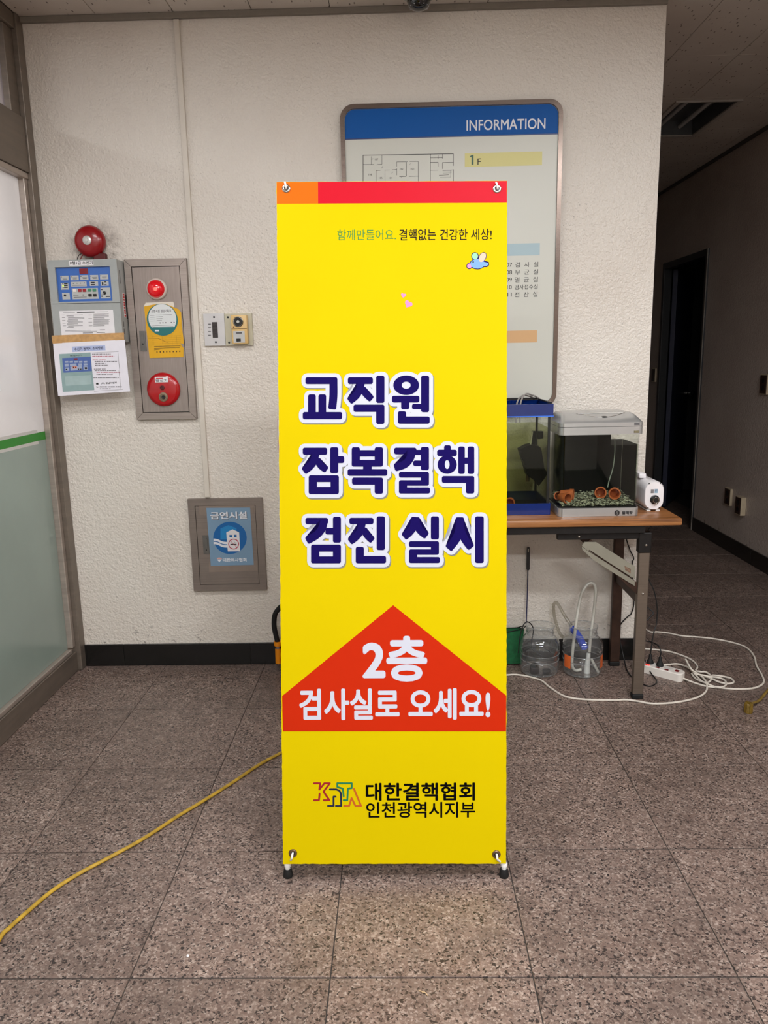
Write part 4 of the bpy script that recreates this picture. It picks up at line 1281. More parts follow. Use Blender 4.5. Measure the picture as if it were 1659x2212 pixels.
# ================================================================== SMALL CABINET AND POSTER
SC = root('wall_access_cabinet', (-.787, YW, .36), 'small brown steel access cabinet low on the wall behind a no smoking poster', 'cabinet')
sx0, sx1, sz0, sz1 = -.953, -.618, .364, .792
SD = .02
jx0, jx1, jz0, jz1 = sx0 + .031, sx1 - .031, sz0 + .029, sz1 - .031
for quad in ([(sx0, sz0), (sx1, sz0), (jx1, jz0), (jx0, jz0)], [(sx0, sz1), (jx0, jz1), (jx1, jz1), (sx1, sz1)], [(sx0, sz0), (jx0, jz0), (jx0, jz1), (sx0, sz1)], [(sx1, sz0), (sx1, sz1), (jx1, jz1), (jx1, jz0)]):
    part('frame_bar', slab(BM(), WS0, to_ccw(quad), 0, SD), BRONZE, SC)
part('cabinet_back', slab(BM(), WS0, rect(sx0 + .004, sz0 + .004, sx1 - .004, sz1 - .004), 0, .004), BLACK, SC)
sdoor = part('cabinet_door', slab(BM(), WS0, rect(jx0 + .0022, jz0 + .0022, jx1 - .0022, jz1 - .0022), .006, SD - .002), BRONZE, SC)
P2 = wall_surf(SD - .0012)
u0, v0, u1, v1 = P2.R(438.9, 1156.5, 452, 1196)
lk = part('door_latch', slab(BM(), P2, rect(u0, v0, u1, v1), 0, .003), MATS['grey_latch'], sdoor)
part('latch_handle', slab(BM(), P2, rrect(u0 + .006, v0 + .028, u1 - .006, v1 - .012, .005), .0032, .0055), MATS['grey_latch'], lk)
part('keyhole', lathe(BM(), P2, (u0 + u1) / 2, v0 + .018, [(.003, .0034), (0, .0034)], 12), BLACK, lk)
po = root('no_smoking_poster', (-.74, YW - SD, .47), 'blue no smoking poster with white house in a circle taped to small cabinet', 'poster')
c8 = lambda x, y: (400 + x * .18533, 1050 + y * .18533)
def p8(lst):
    return to_ccw([P2.uv(*c8(*p)) for p in lst])
def R8(x0, y0, x1, y1):
    a_, b_ = c8(x0, y0), c8(x1, y1)
    return P2.R(a_[0], a_[1], b_[0], b_[1])
TAPE = mat('clear_brown_tape', S(136, 122, 112), .22, var=.04)
part('tape', slab(BM(), P2, p8([(160, 232), (805, 222), (808, 320), (165, 335)]), .0002, .0005), TAPE, po)
part('tape', slab(BM(), P2, p8([(275, 890), (842, 868), (845, 990), (278, 1005)]), .0002, .0005), TAPE, po)
psh = part('poster_sheet', slab(BM(), P2, p8([(247, 254), (757, 250), (800, 918), (300, 930)]), .0006, .0012), mat('grey_blue_poster', S(120, 150, 176), .4, var=.05, scale=6), po)
def pp(polys, m, nm, n, lab=None):
    prints(P2, polys, m, psh, nm, n, lab)
text('금연시설', P2, R8(302, 306, 722, 388), .0014, GREYINK, psh, 'poster_shadow', bold=.03)
text('금연시설', P2, R8(296, 300, 716, 382), .0017, WINK, psh, 'poster_title', bold=.03)
cc = [(523 + 195 * math.cos(t), 603 + 188 * math.sin(t)) for t in [2 * PI * i / 48 for i in range(48)]]
pp([p8(cc)], mat('poster_blue', S(16, 96, 162), .4, var=0), 'poster_circle', .0015)
pp([p8([(412, 492), (505, 455), (600, 490), (600, 620), (412, 620)])], mat('poster_mid_blue', S(30, 130, 192), .4, var=0), 'poster_house', .0017)
def band(y0):
    top = [(332 + 165 * t, y0 + 40 * (1 / (1 + math.exp(-9 * (t - .45))))) for t in [i / 10 for i in range(11)]]
    return p8(top + [(x, y + 28) for x, y in reversed(top)])
pp([band(610), band(648)], WINK, 'poster_wave', .0019)
pp([p8([(480, 540), (553, 502), (630, 538), (642, 758), (498, 760)])], mat('poster_white', S(226, 222, 224), .4, var=0), 'poster_house', .0021)
pp([rect(*R8(517, 568, 548, 596)), rect(*R8(570, 566, 601, 594))], MATS['poster_blue'], 'poster_window', .0023)
cc = [(566 + 63 * math.cos(t), 674 + 62 * math.sin(t)) for t in [2 * PI * i / 36 for i in range(36)]]
ci = [(566 + 53 * math.cos(t), 674 + 52 * math.sin(t)) for t in [2 * PI * i / 36 for i in range(36)]]
RSY = mat('poster_red', S(184, 64, 88), .4, var=0)
bm = BM()
A = [bm.verts.new(P2.P(u, v, .0024)) for u, v in [P2.uv(*c8(*p)) for p in reversed(cc)]]
B = [bm.verts.new(P2.P(u, v, .0024)) for u, v in [P2.uv(*c8(*p)) for p in reversed(ci)]]
for k in range(36):
    j = (k + 1) % 36
    bm.faces.new((A[k], A[j], B[j], B[k]))
part('no_smoking_mark', bm, RSY, psh)
pp([rect(*R8(528, 672, 600, 683)), line_uv(P2.uv(*c8(568, 645)), P2.uv(*c8(592, 662)), .001)], INK, 'no_smoking_mark', .0025)
pp([line_uv(P2.uv(*c8(528, 636)), P2.uv(*c8(604, 712)), .0018)], RSY, 'no_smoking_mark', .0027)
text('대한의사협회', P2, R8(440, 840, 714, 880), .0016, WINK, psh, 'poster_footer', bold=.03)
pp([p8([(400 + 30 * math.cos(t), 850 + 18 * math.sin(t)) for t in [PI + PI * i / 12 for i in range(13)]])], mat('poster_pink', S(224, 170, 160), .4, var=0), 'poster_emblem', .0016)
pp([p8([(372, 856), (428, 854), (400, 886)]), ], WINK, 'poster_emblem', .0016)

# ================================================================== SIGN AND EXTINGUISHER BEHIND THE BANNER
sg = root('extinguisher_sign', (-.45, YW, .99), 'small white and red wall sign mostly hidden behind the yellow banner', 'sign')
part('sign_board', slab(BM(), WS0, rrect(-.537, .992, -.357, 1.141, .004), 0, .003), PAPER, sg)
g2 = wall_surf(.0037)
prints(g2, [rect(-.531, .998, -.363, 1.074)], mat('sign_red', S(198, 24, 48), .4, var=0), sg, 'red_field', .0002)
prints(g2, [rect(-.536, 1.138, -.358, 1.1395), rect(-.536, .993, -.5345, 1.1395)], mat('sign_pink_line', S(198, 130, 130), .4, var=0), sg, 'border_line', .0002)
fe = root('fire_extinguisher', (-.44, 3.29, 0), 'black hose with orange nozzle of a fire extinguisher standing behind the yellow banner', 'fire extinguisher')
part('cylinder', lathe(BM(), UP(-.44, 3.29), 0, 0, [(0, .001), (.066, .001), (.07, .012), (.07, .27), (.055, .31), (.022, .335), (.018, .345), (0, .345)], 32), REDP, fe, smooth=40)
part('valve', bx(BM(), (-.465, 3.275, .342), (-.415, 3.305, .372), .003), CHROME, fe)
part('lever', bx(BM(), (-.46, 3.28, .376), (-.36, 3.30, .384), .002), BLACK, fe)
HP = lambda x, y, Y: Q(x, y, Y)
part('hose', tube(BM(), [(-.462, 3.29, .352), (-.515, 3.30, .345), HP(611, 1306, 3.32), HP(595, 1325, 3.325), HP(592, 1350, 3.33), HP(596, 1372, 3.33), HP(600.5, 1390, 3.33)], .0115, 12), BLACKR, fe, smooth=60)
nb, nt_ = HP(602, 1432, 3.33), HP(600.5, 1388, 3.33)
nzl = part('nozzle', tube(BM(), [nb, (nb + nt_) / 2, nt_], .0145, 14, 3), mat('orange_plastic', S(230, 138, 10), .4, var=.05), fe, smooth=60)
part('nozzle_collar', tube(BM(), [nt_ + Vector((0, 0, -.012)), nt_ + Vector((0, 0, .006))], .019, 16, 0), MATS['orange_plastic'], nzl, smooth=60)
part('nozzle_ring', tube(BM(), [nt_ + Vector((0, 0, -.026)), nt_ + Vector((0, 0, -.016))], .0155, 16, 0), CHROME, nzl, smooth=60)

# ================================================================== FOLDING TABLE
TZ, TY0, TY1, TX0, TX1 = .765, 2.945, 3.388, -.40, 1.093
tb = root('folding_table', (.35, 3.17, 0), 'brown wood topped folding table with black steel frame against the wall', 'table')
part('tabletop', bx(BM(), (TX0, TY0, TZ - .030), (TX1, TY1, TZ), .008), WOOD, tb, smooth=40)
BFR = mat('black_worn_steel', S(24, 21, 20), .5, .3, var=.3, scale=40)
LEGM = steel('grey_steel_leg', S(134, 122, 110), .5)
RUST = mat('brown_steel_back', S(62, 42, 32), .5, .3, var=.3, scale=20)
PALE = mat('pale_plastic_guard', S(136, 132, 118), .45, var=.06, scale=14)
part('apron', bx(BM(), (TX0 + .06, TY0 + .014, TZ - .060), (.955, TY0 + .034, TZ - .0305), .002), BFR, tb)
part('apron', bx(BM(), (TX0 + .06, TY1 - .034, TZ - .060), (.955, TY1 - .014, TZ - .0305), .002), BFR, tb)
for sgn, lx in ((1, .962), (-1, -.27)):
    for ly, fr_ in ((2.99, True), (3.335, False)):
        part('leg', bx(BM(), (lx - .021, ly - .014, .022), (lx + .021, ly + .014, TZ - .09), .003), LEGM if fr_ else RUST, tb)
        part('leg_foot', bx(BM(), (lx - .023, ly - .016, .001), (lx + .023, ly + .016, .0225), .004), BLACKR, tb)
        part('leg_hinge', bx(BM(), (lx - .026, ly - .018, TZ - .145), (lx + .024, ly + .018, TZ - .061), .004), BFR, tb)
        br = part('hinge_rail', bx(BM(), (min(lx - .345 * sgn, lx + .02 * sgn), ly - .012, TZ - .088), (max(lx - .345 * sgn, lx + .02 * sgn), ly + .012, TZ - .0605), .003), BFR, tb)
        for bxp in (lx - .26 * sgn, lx + .003):
            sB = Surf((bxp, ly - .0122 if bxp < lx - .1 or bxp > lx + .1 else ly - .0182, TZ - .075 if abs(bxp - lx) > .1 else TZ - .112), (1, 0, 0), (0, 0, 1))
            part('rivet', lathe(BM(), sB, 0, 0, [(.0055, 0), (.0045, .003), (0, .004)], 12), CHROME, tb, smooth=60)
        part('rivet', lathe(BM(), Surf((lx, ly - .0141, .452), (1, 0, 0), (0, 0, 1)), 0, 0, [(.0055, 0), (.0045, .003), (0, .004)], 12), CHROME, tb, smooth=60)
        # folding brace from rail to leg
        sB = Surf((0, ly, 0), (1, 0, 0), (0, 0, 1))
        A_, B_ = (lx - .225 * sgn, TZ - .10), (lx - .0, .45)
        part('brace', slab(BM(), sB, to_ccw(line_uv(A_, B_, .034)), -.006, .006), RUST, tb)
    part('leg_crossbar', bx(BM(), (lx - .012, 3.0045, .40), (lx + .012, 3.3205, .44), .002), RUST, tb)
    # triangular plate at the leg crossbar
    sB = Surf((0, 3.25, 0), (1, 0, 0), (0, 0, 1))
# pale guard pushed over the front brace of the visible leg
sG = Surf((0, 2.99, 0), (1, 0, 0), (0, 0, 1))
gpt = lambda x, y: sG.uv(1190 + x * .1507, 1130 + y * .1507)
gd = part('brace_guard', slab(BM(), sG, to_ccw([gpt(*p) for p in ((432, 310), (470, 262), (640, 262), (1190, 610), (1190, 790), (830, 560), (540, 370), (520, 385))]), .0065, .014), PALE, tb, 'pale plastic guard over the folding brace')
part('brace_guard', slab(BM(), sG, to_ccw([gpt(*p) for p in ((432, 320), (520, 390), (820, 580), (1190, 820), (1190, 890), (820, 660), (600, 520), (440, 370))]), .0065, .012), PALE, tb)
prints(sG, [pp_ for pp_ in [to_ccw([gpt(*p) for p in ((1040, 600), (1130, 640), (1130, 710), (1050, 660))])]], mat('rusty_smudge', S(120, 96, 78), .6, var=.5, scale=160), gd, 'smudge', .0145)

# ================================================================== AQUARIUMS
GLASS = glass('clear_aquarium_glass', (.965, .98, .965, 1), .45)
WATER1 = glass('green_water', (.76, .77, .60, 1), .1)
WATER2 = glass('dark_water', (.82, .85, .78, 1), .1)
def tank_glass(x0, y0, x1, y1, z0, z1, t, par, m, back=True):
    part('glass_pane', bx(BM(), (x0, y0, z0), (x1, y0 + t, z1)), m, par)
    part('glass_pane', bx(BM(), (x0, y1 - t, z0), (x1, y1, z1)), m, par)
    part('glass_pane', bx(BM(), (x0, y0 + t + .0003, z0), (x0 + t, y1 - t - .0003, z1)), m, par)
    part('glass_pane', bx(BM(), (x1 - t, y0 + t + .0003, z0), (x1, y1 - t - .0003, z1)), m, par)
BLUEPL = mat('glossy_blue_acrylic', S(10, 38, 108), .07, var=.05, coat=.3)
a0, a1, b0, b1 = .15, .600, 3.049, 3.345
t1 = root('aquarium', ((a0 + a1) / 2, (b0 + b1) / 2, TZ), 'glass fish tank with glossy blue top and bottom bands', 'aquarium')
tank_glass(a0 + .004, b0 + .004, a1 - .004, b1 - .004, TZ + .010, 1.205, .004, t1, GLASS)
def band_ring(name, z0, z1, o, par, m, thick=.006):
    bm = BM()
    s_ = UP(0, 0)
    ring(bm, s_, rrect(a0 - o, b0 - o, a1 + o, b1 + o, .003, 2), rrect(a0 - o + thick, b0 - o + thick, a1 + o - thick, b1 + o - thick, .002, 2), z0, z1)
    return part(name, bm, m, par)
band_ring('bottom_band', TZ + .001, .812, .001, t1, BLUEPL)
band_ring('top_band', 1.162, 1.207, .004, t1, BLUEPL)
band_ring('band_lip', 1.158, 1.1618, .006, t1, mat('bright_blue_edge', S(60, 118, 232), .15, var=0))
part('tank_floor', bx(BM(), (a0 + .006, b0 + .006, TZ + .002), (a1 - .006, b1 - .006, TZ + .009)), BLACK, t1)
for cx_, cy_ in ((a1 - .008, b0 + .010), (a1 - .008, b1 - .010), (a0 + .008, b0 + .010), (a0 + .008, b1 - .010)):
    part('corner_post', bx(BM(), (cx_ - .007, cy_ - .003, .812), (cx_ + .003, cy_ + .003, 1.158), .001), BLACK, t1)
part('rear_rim', bx(BM(), (a0, b1 - .006, 1.2075), (a1, b1 + .002, 1.217), .001), BLACK, t1)
part('rear_rim', bx(BM(), (a1 - .006, b0 + .01, 1.2075), (a1 + .001, b1 - .007, 1.213), .001), BLACK, t1)
part('water', bx(BM(), (a0 + .0085, b0 + .0085, TZ + .0095), (a1 - .0085, b1 - .0085, 1.112)), WATER1, t1, 'greenish water')
# filter hanging inside
fl_ = root('tank_filter', (.53, 3.20, .87), 'black hanging water filter inside the blue banded fish tank', 'aquarium filter')
sF = Surf((0, 3.19, 0), (1, 0, 0), (0, 0, 1))
f8 = lambda x, y: sF.uv(1080 + x * .12658, 850 + y * .12658)
FBLACK = mat('wet_black_plastic', S(4, 4, 5), .5, var=0, spec=.15)
part('filter_body', slab(BM(), sF, to_ccw([f8(*p) for p in ((318, 945), (440, 880), (540, 860), (665, 900), (690, 960), (735, 1260), (790, 1340), (740, 1430), (640, 1560), (570, 1460), (450, 1390), (380, 1140))]), -.035, .03), FBLACK, fl_)
part('filter_stem', slab(BM(), sF, to_ccw([f8(*p) for p in ((550, 640), (605, 640), (590, 870), (530, 870))]), -.012, .012), FBLACK, fl_)
part('filter_stem', slab(BM(), sF, to_ccw([f8(*p) for p in ((640, 640), (725, 640), (725, 760), (640, 770))]), -.012, .02), FBLACK, fl_)
for k in range(7):
    part('filter_fin', slab(BM(), sF, to_ccw([f8(*p) for p in ((322 + k * 18, 985 + k * 58), (352 + k * 18, 975 + k * 58), (360 + k * 18, 1005 + k * 58), (330 + k * 18, 1015 + k * 58))]), -.02, .034), FBLACK, fl_)
part('air_line', tube(BM(), [sF.P(*f8(545, 640), .015), sF.P(*f8(520, 800), .016), sF.P(*f8(508, 860), .018)], .003, 8), mat('clear_line', S(190, 190, 180), .3), fl_)
part('outlet_pipe', tube(BM(), [sF.P(*f8(478, 1395), 0), sF.P(*f8(468, 1500), 0)], .008, 10, 0), mat('brown_pipe', S(72, 60, 40), .5), fl_)
cb = part('filter_cable', tube(BM(), [(.50, 3.22, 1.12), (.505, 3.24, 1.20), (.53, 3.27, 1.235), (.56, 3.30, 1.23), (.59, 3.33, 1.217), (.61, 3.37, 1.19)], .0035, 8), mat('grey_cable', S(150, 146, 142), .5), fl_)
part('filter_cable', tube(BM(), [(.485, 3.22, 1.12), (.49, 3.24, 1.20), (.515, 3.27, 1.228), (.55, 3.31, 1.225), (.575, 3.35, 1.214), (.59, 3.38, 1.19)], .0035, 8), MATS['grey_cable'], fl_)
TERRA = mat('terracotta', S(190, 96, 50), .7, var=.12, scale=60)
def clay_pot(loc, d, r, h, label):
    """small flower pot lying on its side, mouth towards d"""
    d = Vector(d).normalized()
    u = Vector((0, 0, 1)).cross(d).normalized()
    s_ = Surf(loc, u, d.cross(u))
    o = part('clay_pot', lathe(BM(), s_, 0, 0, [(0, -h), (r * .72, -h), (r * .9, -h * .35), (r * .92, -h * .3), (r, -h * .3), (r, 0), (r * .8, 0), (r * .78, -h * .3), (r * .62, -h * .9), (0, -h * .9)], 24), TERRA, None, smooth=40)
    tag(o, label, 'pot', 'terracotta pots in the fish tanks')
    return o
clay_pot((.452, 3.15, .797), (-.25, -1, 0), .021, .045, 'small terracotta pot lying in the blue banded fish tank')

# second tank: silver lid and base
s0, s1, q0, q1 = .622, .940, 3.000, 3.235
SILV = mat('silver_plastic', S(190, 191, 190), .26, .62, var=.02)
t2 = root('aquarium', ((s0 + s1) / 2, (q0 + q1) / 2, TZ), 'glass fish tank with silver lid and silver base on the wooden table', 'aquarium')
U0 = UP(0, 0)
part('base', slab(BM(), U0, rrect(s0, q0, s1, q1, .022, 6), TZ + .001, .799), SILV, t2, smooth=30)
part('tank_floor', slab(BM(), U0, rrect(s0 + .004, q0 + .004, s1 - .004, q1 - .004, .02, 6), .7991, .803), BLACK, t2)
bm = BM()
ring(bm, U0, rrect(s0 + .005, q0 + .005, s1 - .005, q1 - .005, .022, 6), rrect(s0 + .008, q0 + .008, s1 - .008, q1 - .008, .019, 6), .8031, 1.092)
part('glass_body', bm, GLASS, t2, smooth=30)
part('water', slab(BM(), U0, rrect(s0 + .009, q0 + .009, s1 - .009, q1 - .009, .018, 6), .8035, 1.046), WATER2, t2, 'dark water')
part('back_panel', bx(bx(BM(), (s0 + .012, q1 - .014, .804), (s1 - .014, q1 - .0105, 1.046)), (s0 + .012, q1 - .014, 1.0461), (s1 - .062, q1 - .0105, 1.087)), mat('matt_black_backing', S(6, 6, 6), .6, var=0, spec=.15), t2, 'black backing inside the tank')
part('side_reflection_sheet', bx(BM(), (s1 - .0135, q0 + .03, .804), (s1 - .0105, q1 - .0143, 1.046)), mat('dark_green_reflection', S(16, 20, 16), .5, var=.3, scale=30, spec=.2), t2, 'added dark sheet standing in for reflection in the tank side')  # dark sheet added to imitate the underwater reflection in the side pane
part('lid_rim', slab(BM(), U0, rrect(s0 - .002, q0 - .002, s1 + .003, q1 + .004, .022, 6), 1.088, 1.118), SILV, t2, smooth=30)
# domed lid: stacked rounded outlines
bm = BM()
levels = [(1.1195, 0, 0), (1.134, 0, 0), (1.140, .006, .006), (1.150, .012, .03), (1.160, .018, .06), (1.1665, .026, .085), (1.169, .04, .10)]
rings_ = []
for z_, ix_, iy_ in levels:
    rings_.append([bm.verts.new((u, v, z_)) for u, v in rrect(s0 - .002 + ix_, q0 - .002 + iy_, s1 + .003 - ix_, q1 + .004 - ix_ * .6, max(.006, .022 - ix_ * .3), 6)])
for A, B in zip(rings_, rings_[1:]):
    for i in range(len(A)):
        j = (i + 1) % len(A)
        bm.faces.new((A[i], A[j], B[j], B[i]))
bm.faces.new(rings_[-1])
bm.faces.new(list(reversed(rings_[0])))
lid = part('lid', bm, SILV, t2, smooth=35)
part('lid_gap', slab(BM(), U0, rrect(s0, q0 + .0, s1 + .001, q1 + .002, .02, 6), 1.1182, 1.1193), BLACK, t2)
# feeding hatch outlined on the sloping lid top
def lidz(y):
    f = (y - (q0 - .002))
    zs = [(0, 1.134), (.006, 1.140), (.03, 1.150), (.06, 1.160), (.085, 1.1665), (.10, 1.169), (.3, 1.169)]
    for (a_, za), (b_, zb) in zip(zs, zs[1:]):
        if a_ <= f <= b_:
            return za + (zb - za) * (f - a_) / (b_ - a_)
    return 1.169
arc = [(.70 + .19 * t, q0 + .078 - .044 * math.sin(PI * t)) for t in [i / 14 for i in range(15)]]
part('hatch_seam', tube(BM(), [(x, y, lidz(y) + .0006) for x, y in arc], .0009, 6, 2), CHROME, lid)
part('hatch_seam', tube(BM(), [(.70, q0 + .078, lidz(q0 + .078) + .001), (.89, q0 + .078, lidz(q0 + .078) + .001)], .0016, 6, 0), CHROME, lid)
part('hatch_grip', slab(BM(), Surf((.80, q0 + .036, lidz(q0 + .036) + .0006), (1, 0, 0), (0, 1, .4)), ell(0, 0, .012, .006, 16), 0, .0012), BLACK, lid)
for zz, mm_ in ((1.127, GREYINK), (1.097, mat('gold_label', S(120, 112, 84), .5, var=.5, scale=400))):
    part('lid_label', bx(BM(), (.905, q0 - .0034, zz - .004), (.925, q0 - .0022, zz + .005)), mm_, t2)
bf = Surf((0, q0 - .0008, 0), (1, 0, 0), (0, 0, 1))
c5 = lambda x, y: (1180 + x * .18083, 1040 + y * .18083)
def R5(x0, y0, x1, y1):
    a_, b_ = c5(x0, y0), c5(x1, y1)
    return bf.R(a_[0], a_[1], b_[0], b_[1])
r5 = R5(815, 342, 878, 408)
lm = prints(bf, [ell((r5[0] + r5[2]) / 2, (r5[1] + r5[3]) / 2, (r5[2] - r5[0]) / 2, (r5[3] - r5[1]) / 2, 24)], INK, t2, 'maker_mark', .0003)
prints(bf, [line_uv(bf.uv(*c5(832, 395)), bf.uv(*c5(848, 352)), .0012), line_uv(bf.uv(*c5(845, 398)), bf.uv(*c5(858, 356)), .0012)], SILV, lm, 'maker_mark', .0006)
text('필래팟', bf, R5(906, 355, 1030, 392), .0003, INK, t2, 'maker_lettering', bold=.04)
for xx in (188, 1075):
    r_ = R5(xx - 3, 338, xx + 3, 415)
    prints(bf, [rect(*r_)], mat('seam_grey', S(90, 90, 90), .5, var=0), t2, 'base_seam', .0003)
# gravel, uncountable
random.seed(3)
bm = BM()
base_v = [Vector(p).normalized() for p in ((1, 0, 0), (-1, 0, 0), (0, 1, 0), (0, -1, 0), (0, 0, 1), (0, 0, -1))]
fcs = ((0, 2, 4), (2, 1, 4), (1, 3, 4), (3, 0, 4), (2, 0, 5), (1, 2, 5), (3, 1, 5), (0, 3, 5))
nmat = 4
for k in range(2600):
    x = random.uniform(s0 + .016, s1 - .016)
    y = random.uniform(q0 + .016, q1 - .018)
    h = .008 + .022 * ((y - q0) / (q1 - q0)) + .012 * max(0, (x - .86) / .08)
    z = .8045 + random.uniform(.001, h)
    sc = random.uniform(.0026, .0048)
    M = Matrix.Rotation(random.uniform(0, PI), 3, 'Z') @ Matrix.Rotation(random.uniform(-.6, .6), 3, 'X')
    vs = [bm.verts.new(Vector((x, y, z)) + M @ Vector((p.x * sc * 1.5, p.y * sc, p.z * sc * .7))) for p in base_v]
    mi = random.choices((0, 1, 2, 3), (4, 3, 2, 1))[0]
    for f in fcs:
        bm.faces.new([vs[i] for i in f]).material_index = mi
gv_ = part('gravel', bm, [mat('grey_green_pebble', S(150, 150, 132), .6), mat('pale_pebble', S(188, 184, 166), .6), mat('brown_pebble', S(96, 88, 70), .6), mat('dark_pebble', S(40, 38, 32), .6)], None, kind='stuff')
tag(gv_, 'grey and tan aquarium gravel in the silver lidded tank', 'gravel')
clay_pot((.700, 3.085, .838), (.95, -.35, 0), .024, .052, 'terracotta pot lying sideways against another in the silver lidded tank')
clay_pot((.668, 3.042, .832), (.5, -.9, 0), .022, .045, 'terracotta pot at the left front of the gravel in the silver lidded tank')
clay_pot((.640, 3.090, .834), (-.2, -1, .3), .018, .040, 'terracotta pot standing tilted in the corner of the silver lidded tank')
clay_pot((.812, 3.10, .842), (-.25, -1, .05), .024, .050, 'terracotta pot facing out in the silver lidded tank, beside the air tube')
clay_pot((.862, 3.075, .842), (-.2, -1, .05), .024, .050, 'terracotta pot facing out in the silver lidded tank, nearer its right side')
at_ = part('air_tube', tube(BM(), [(.872, 3.14, 1.05), (.874, 3.14, 1.0), (.868, 3.135, .94), (.852, 3.125, .89), (.845, 3.12, .86)], .0022, 8), mat('pale_tube', S(150, 156, 148), .4), None, smooth=60)
tag(at_, 'thin pale air tube hanging in the silver lidded tank', 'tube')

# ---------------------------------------------------------------- white pump
pm = root('air_pump', (1.03, 3.2, TZ), 'white rounded machine with black front dial at the end of the table', 'pump')
PWp = mat('white_gloss_plastic', S(236, 232, 234), .25, var=.02, coat=.2)
px0, px1, pz0, pz1 = .985, 1.066, TZ + .004, TZ + .122
py0, py1 = 3.089, 3.31
PF = Surf((0, py1, 0), (1, 0, 0), (0, 0, 1))
bm = BM()
o1 = rrect(px0, pz0, px1, pz1, .036, 8)
o2 = rrect(px0 + .004, pz0 + .004, px1 - .004, pz1 - .004, .034, 8)
lv = [(o2, 0), (o1, .006), (o1, py1 - py0 - .008), (o2, py1 - py0)]
rg_ = [[bm.verts.new(PF.P(u, v, n)) for u, v in pts_] for pts_, n in lv]
for A, B in zip(rg_, rg_[1:]):
    for i in range(len(A)):
        j = (i + 1) % len(A)
        bm.faces.new((A[i], A[j], B[j], B[i]))
bm.faces.new(rg_[-1]); bm.faces.new(list(reversed(rg_[0])))
pb = part('pump_body', bm, PWp, pm, smooth=40)
pf = Surf((0, py0, 0), (1, 0, 0), (0, 0, 1))
pc = ((px0 + px1) / 2 + .002, TZ + .048)
kb = part('dial', lathe(BM(), pf, pc[0], pc[1], [(.0185, 0), (.0185, .004), (.015, .006), (.015, .016), (.013, .018), (0, .018)], 28), BLACK, pb, smooth=40)
part('dial_ring', lathe(BM(), pf, pc[0], pc[1], [(.0125, .0181), (.0115, .0188), (.0105, .0181)], 24), CHROME, kb, smooth=40)
prints(pf, [rect(pc[0] - .017, TZ + .074, pc[0] - .005, TZ + .090)], mat('grey_sticker', S(120, 118, 120), .4, var=.3, scale=300), pb, 'sticker', .0004)
prints(pf, [rect(pc[0] - .002, TZ + .074, pc[0] + .011, TZ + .091)], mat('holographic_sticker', S(176, 206, 236), .15, .5, var=.35, scale=90), pb, 'sticker', .0004)
for x_, z_ in ((px0 + .018, pz1 - .008), (px1 - .018, pz1 - .008), (px0 + .018, pz0 + .010), (px1 - .018, pz0 + .010)):
    part('screw', lathe(BM(), pf, x_, z_, [(.0028, .0), (.0024, .001), (0, .0004)], 10), BLACK, pb)
part('indicator_lamp', lathe(BM(), pf, pc[0], pz0 + .018, [(.0012, .0002), (0, .0004)], 8), mat('red_dot', S(200, 30, 40), .4, var=0), pb)
for x_ in (px0 + .022, px1 - .022):
    part('foot', bx(BM(), (x_ - .008, py0 + .004, TZ + .0005), (x_ + .008, py0 + .2, TZ + .0045), .001), WHITE, pm)
part('pump_bracket', bx(BM(), (px0 + .004, 3.18, pz1 - .002), (px0 + .035, 3.30, pz1 + .02), .006), PWp, pb, smooth=40)

# ================================================================== UNDER THE TABLE
JAR = glass('clear_jar_plastic', (.93, .94, .94, 1), 1.7, .05, .045)
JARRIM = glass('clear_jar_rim', (.86, .87, .87, 1), 1.6, .05, .16)
def jar(x, y, label):
    prof = [(.030, .003), (.076, .003), (.083, .010), (.085, .022), (.085, .062), (.082, .066), (.085, .070), (.085, .090), (.082, .094), (.086, .099), (.087, .125), (.082, .150), (.066, .172), (.058, .178), (.060, .182), (.058, .187), (.060, .191), (.060, .212), (.063, .214), (.063, .218), (.060, .220)]
    bm = BM()
    k = 56
    s_ = UP(x, y)
    rings = []
    for r, z in prof:
        amp = .0022 if .10 < z < .172 else 0
        rings.append([bm.verts.new((x + (r + amp * math.cos(28 * 2 * PI * i / k)) * math.cos(2 * PI * i / k), y + (r + amp * math.cos(28 * 2 * PI * i / k)) * math.sin(2 * PI * i / k), z)) for i in range(k)])
    c_ = bm.verts.new((x, y, .006))
    for i in range(k):
        j = (i + 1) % k
        bm.faces.new((c_, rings[0][i], rings[0][j]))
    for A, B in zip(rings, rings[1:]):
        for i in range(k):
            j = (i + 1) % k
            bm.faces.new((A[i], A[j], B[j], B[i]))
    bmesh.ops.recalc_face_normals(bm, faces=bm.faces)
    o = part('plastic_jar', bm, JAR, None, smooth=50, at=(x, y, 0))
    for z_, r_, w_ in ((.219, .0615, .0022), (.188, .0605, .0016), (.180, .0600, .0014), (.096, .0855, .0013), (.068, .0850, .0013), (.006, .0770, .0022)):
        part('jar_rim' if z_ > .17 else 'jar_band', lathe(BM(), s_, 0, 0, [(r_ - w_, z_), (r_, z_ + w_), (r_ + w_, z_), (r_, z_ - w_), (r_ - w_, z_)], 40), JARRIM, o, smooth=60)
    return tag(o, label, 'jar')
J1x, J1y, J2x, J2y = .612, 3.272, .800, 3.262
jar(J1x, J1y, 'clear ribbed plastic jar holding a small dark pump on the floor')
j2 = jar(J2x, J2y, 'clear ribbed plastic jar with orange label holding hoses and blue bulb')
bm = BM()
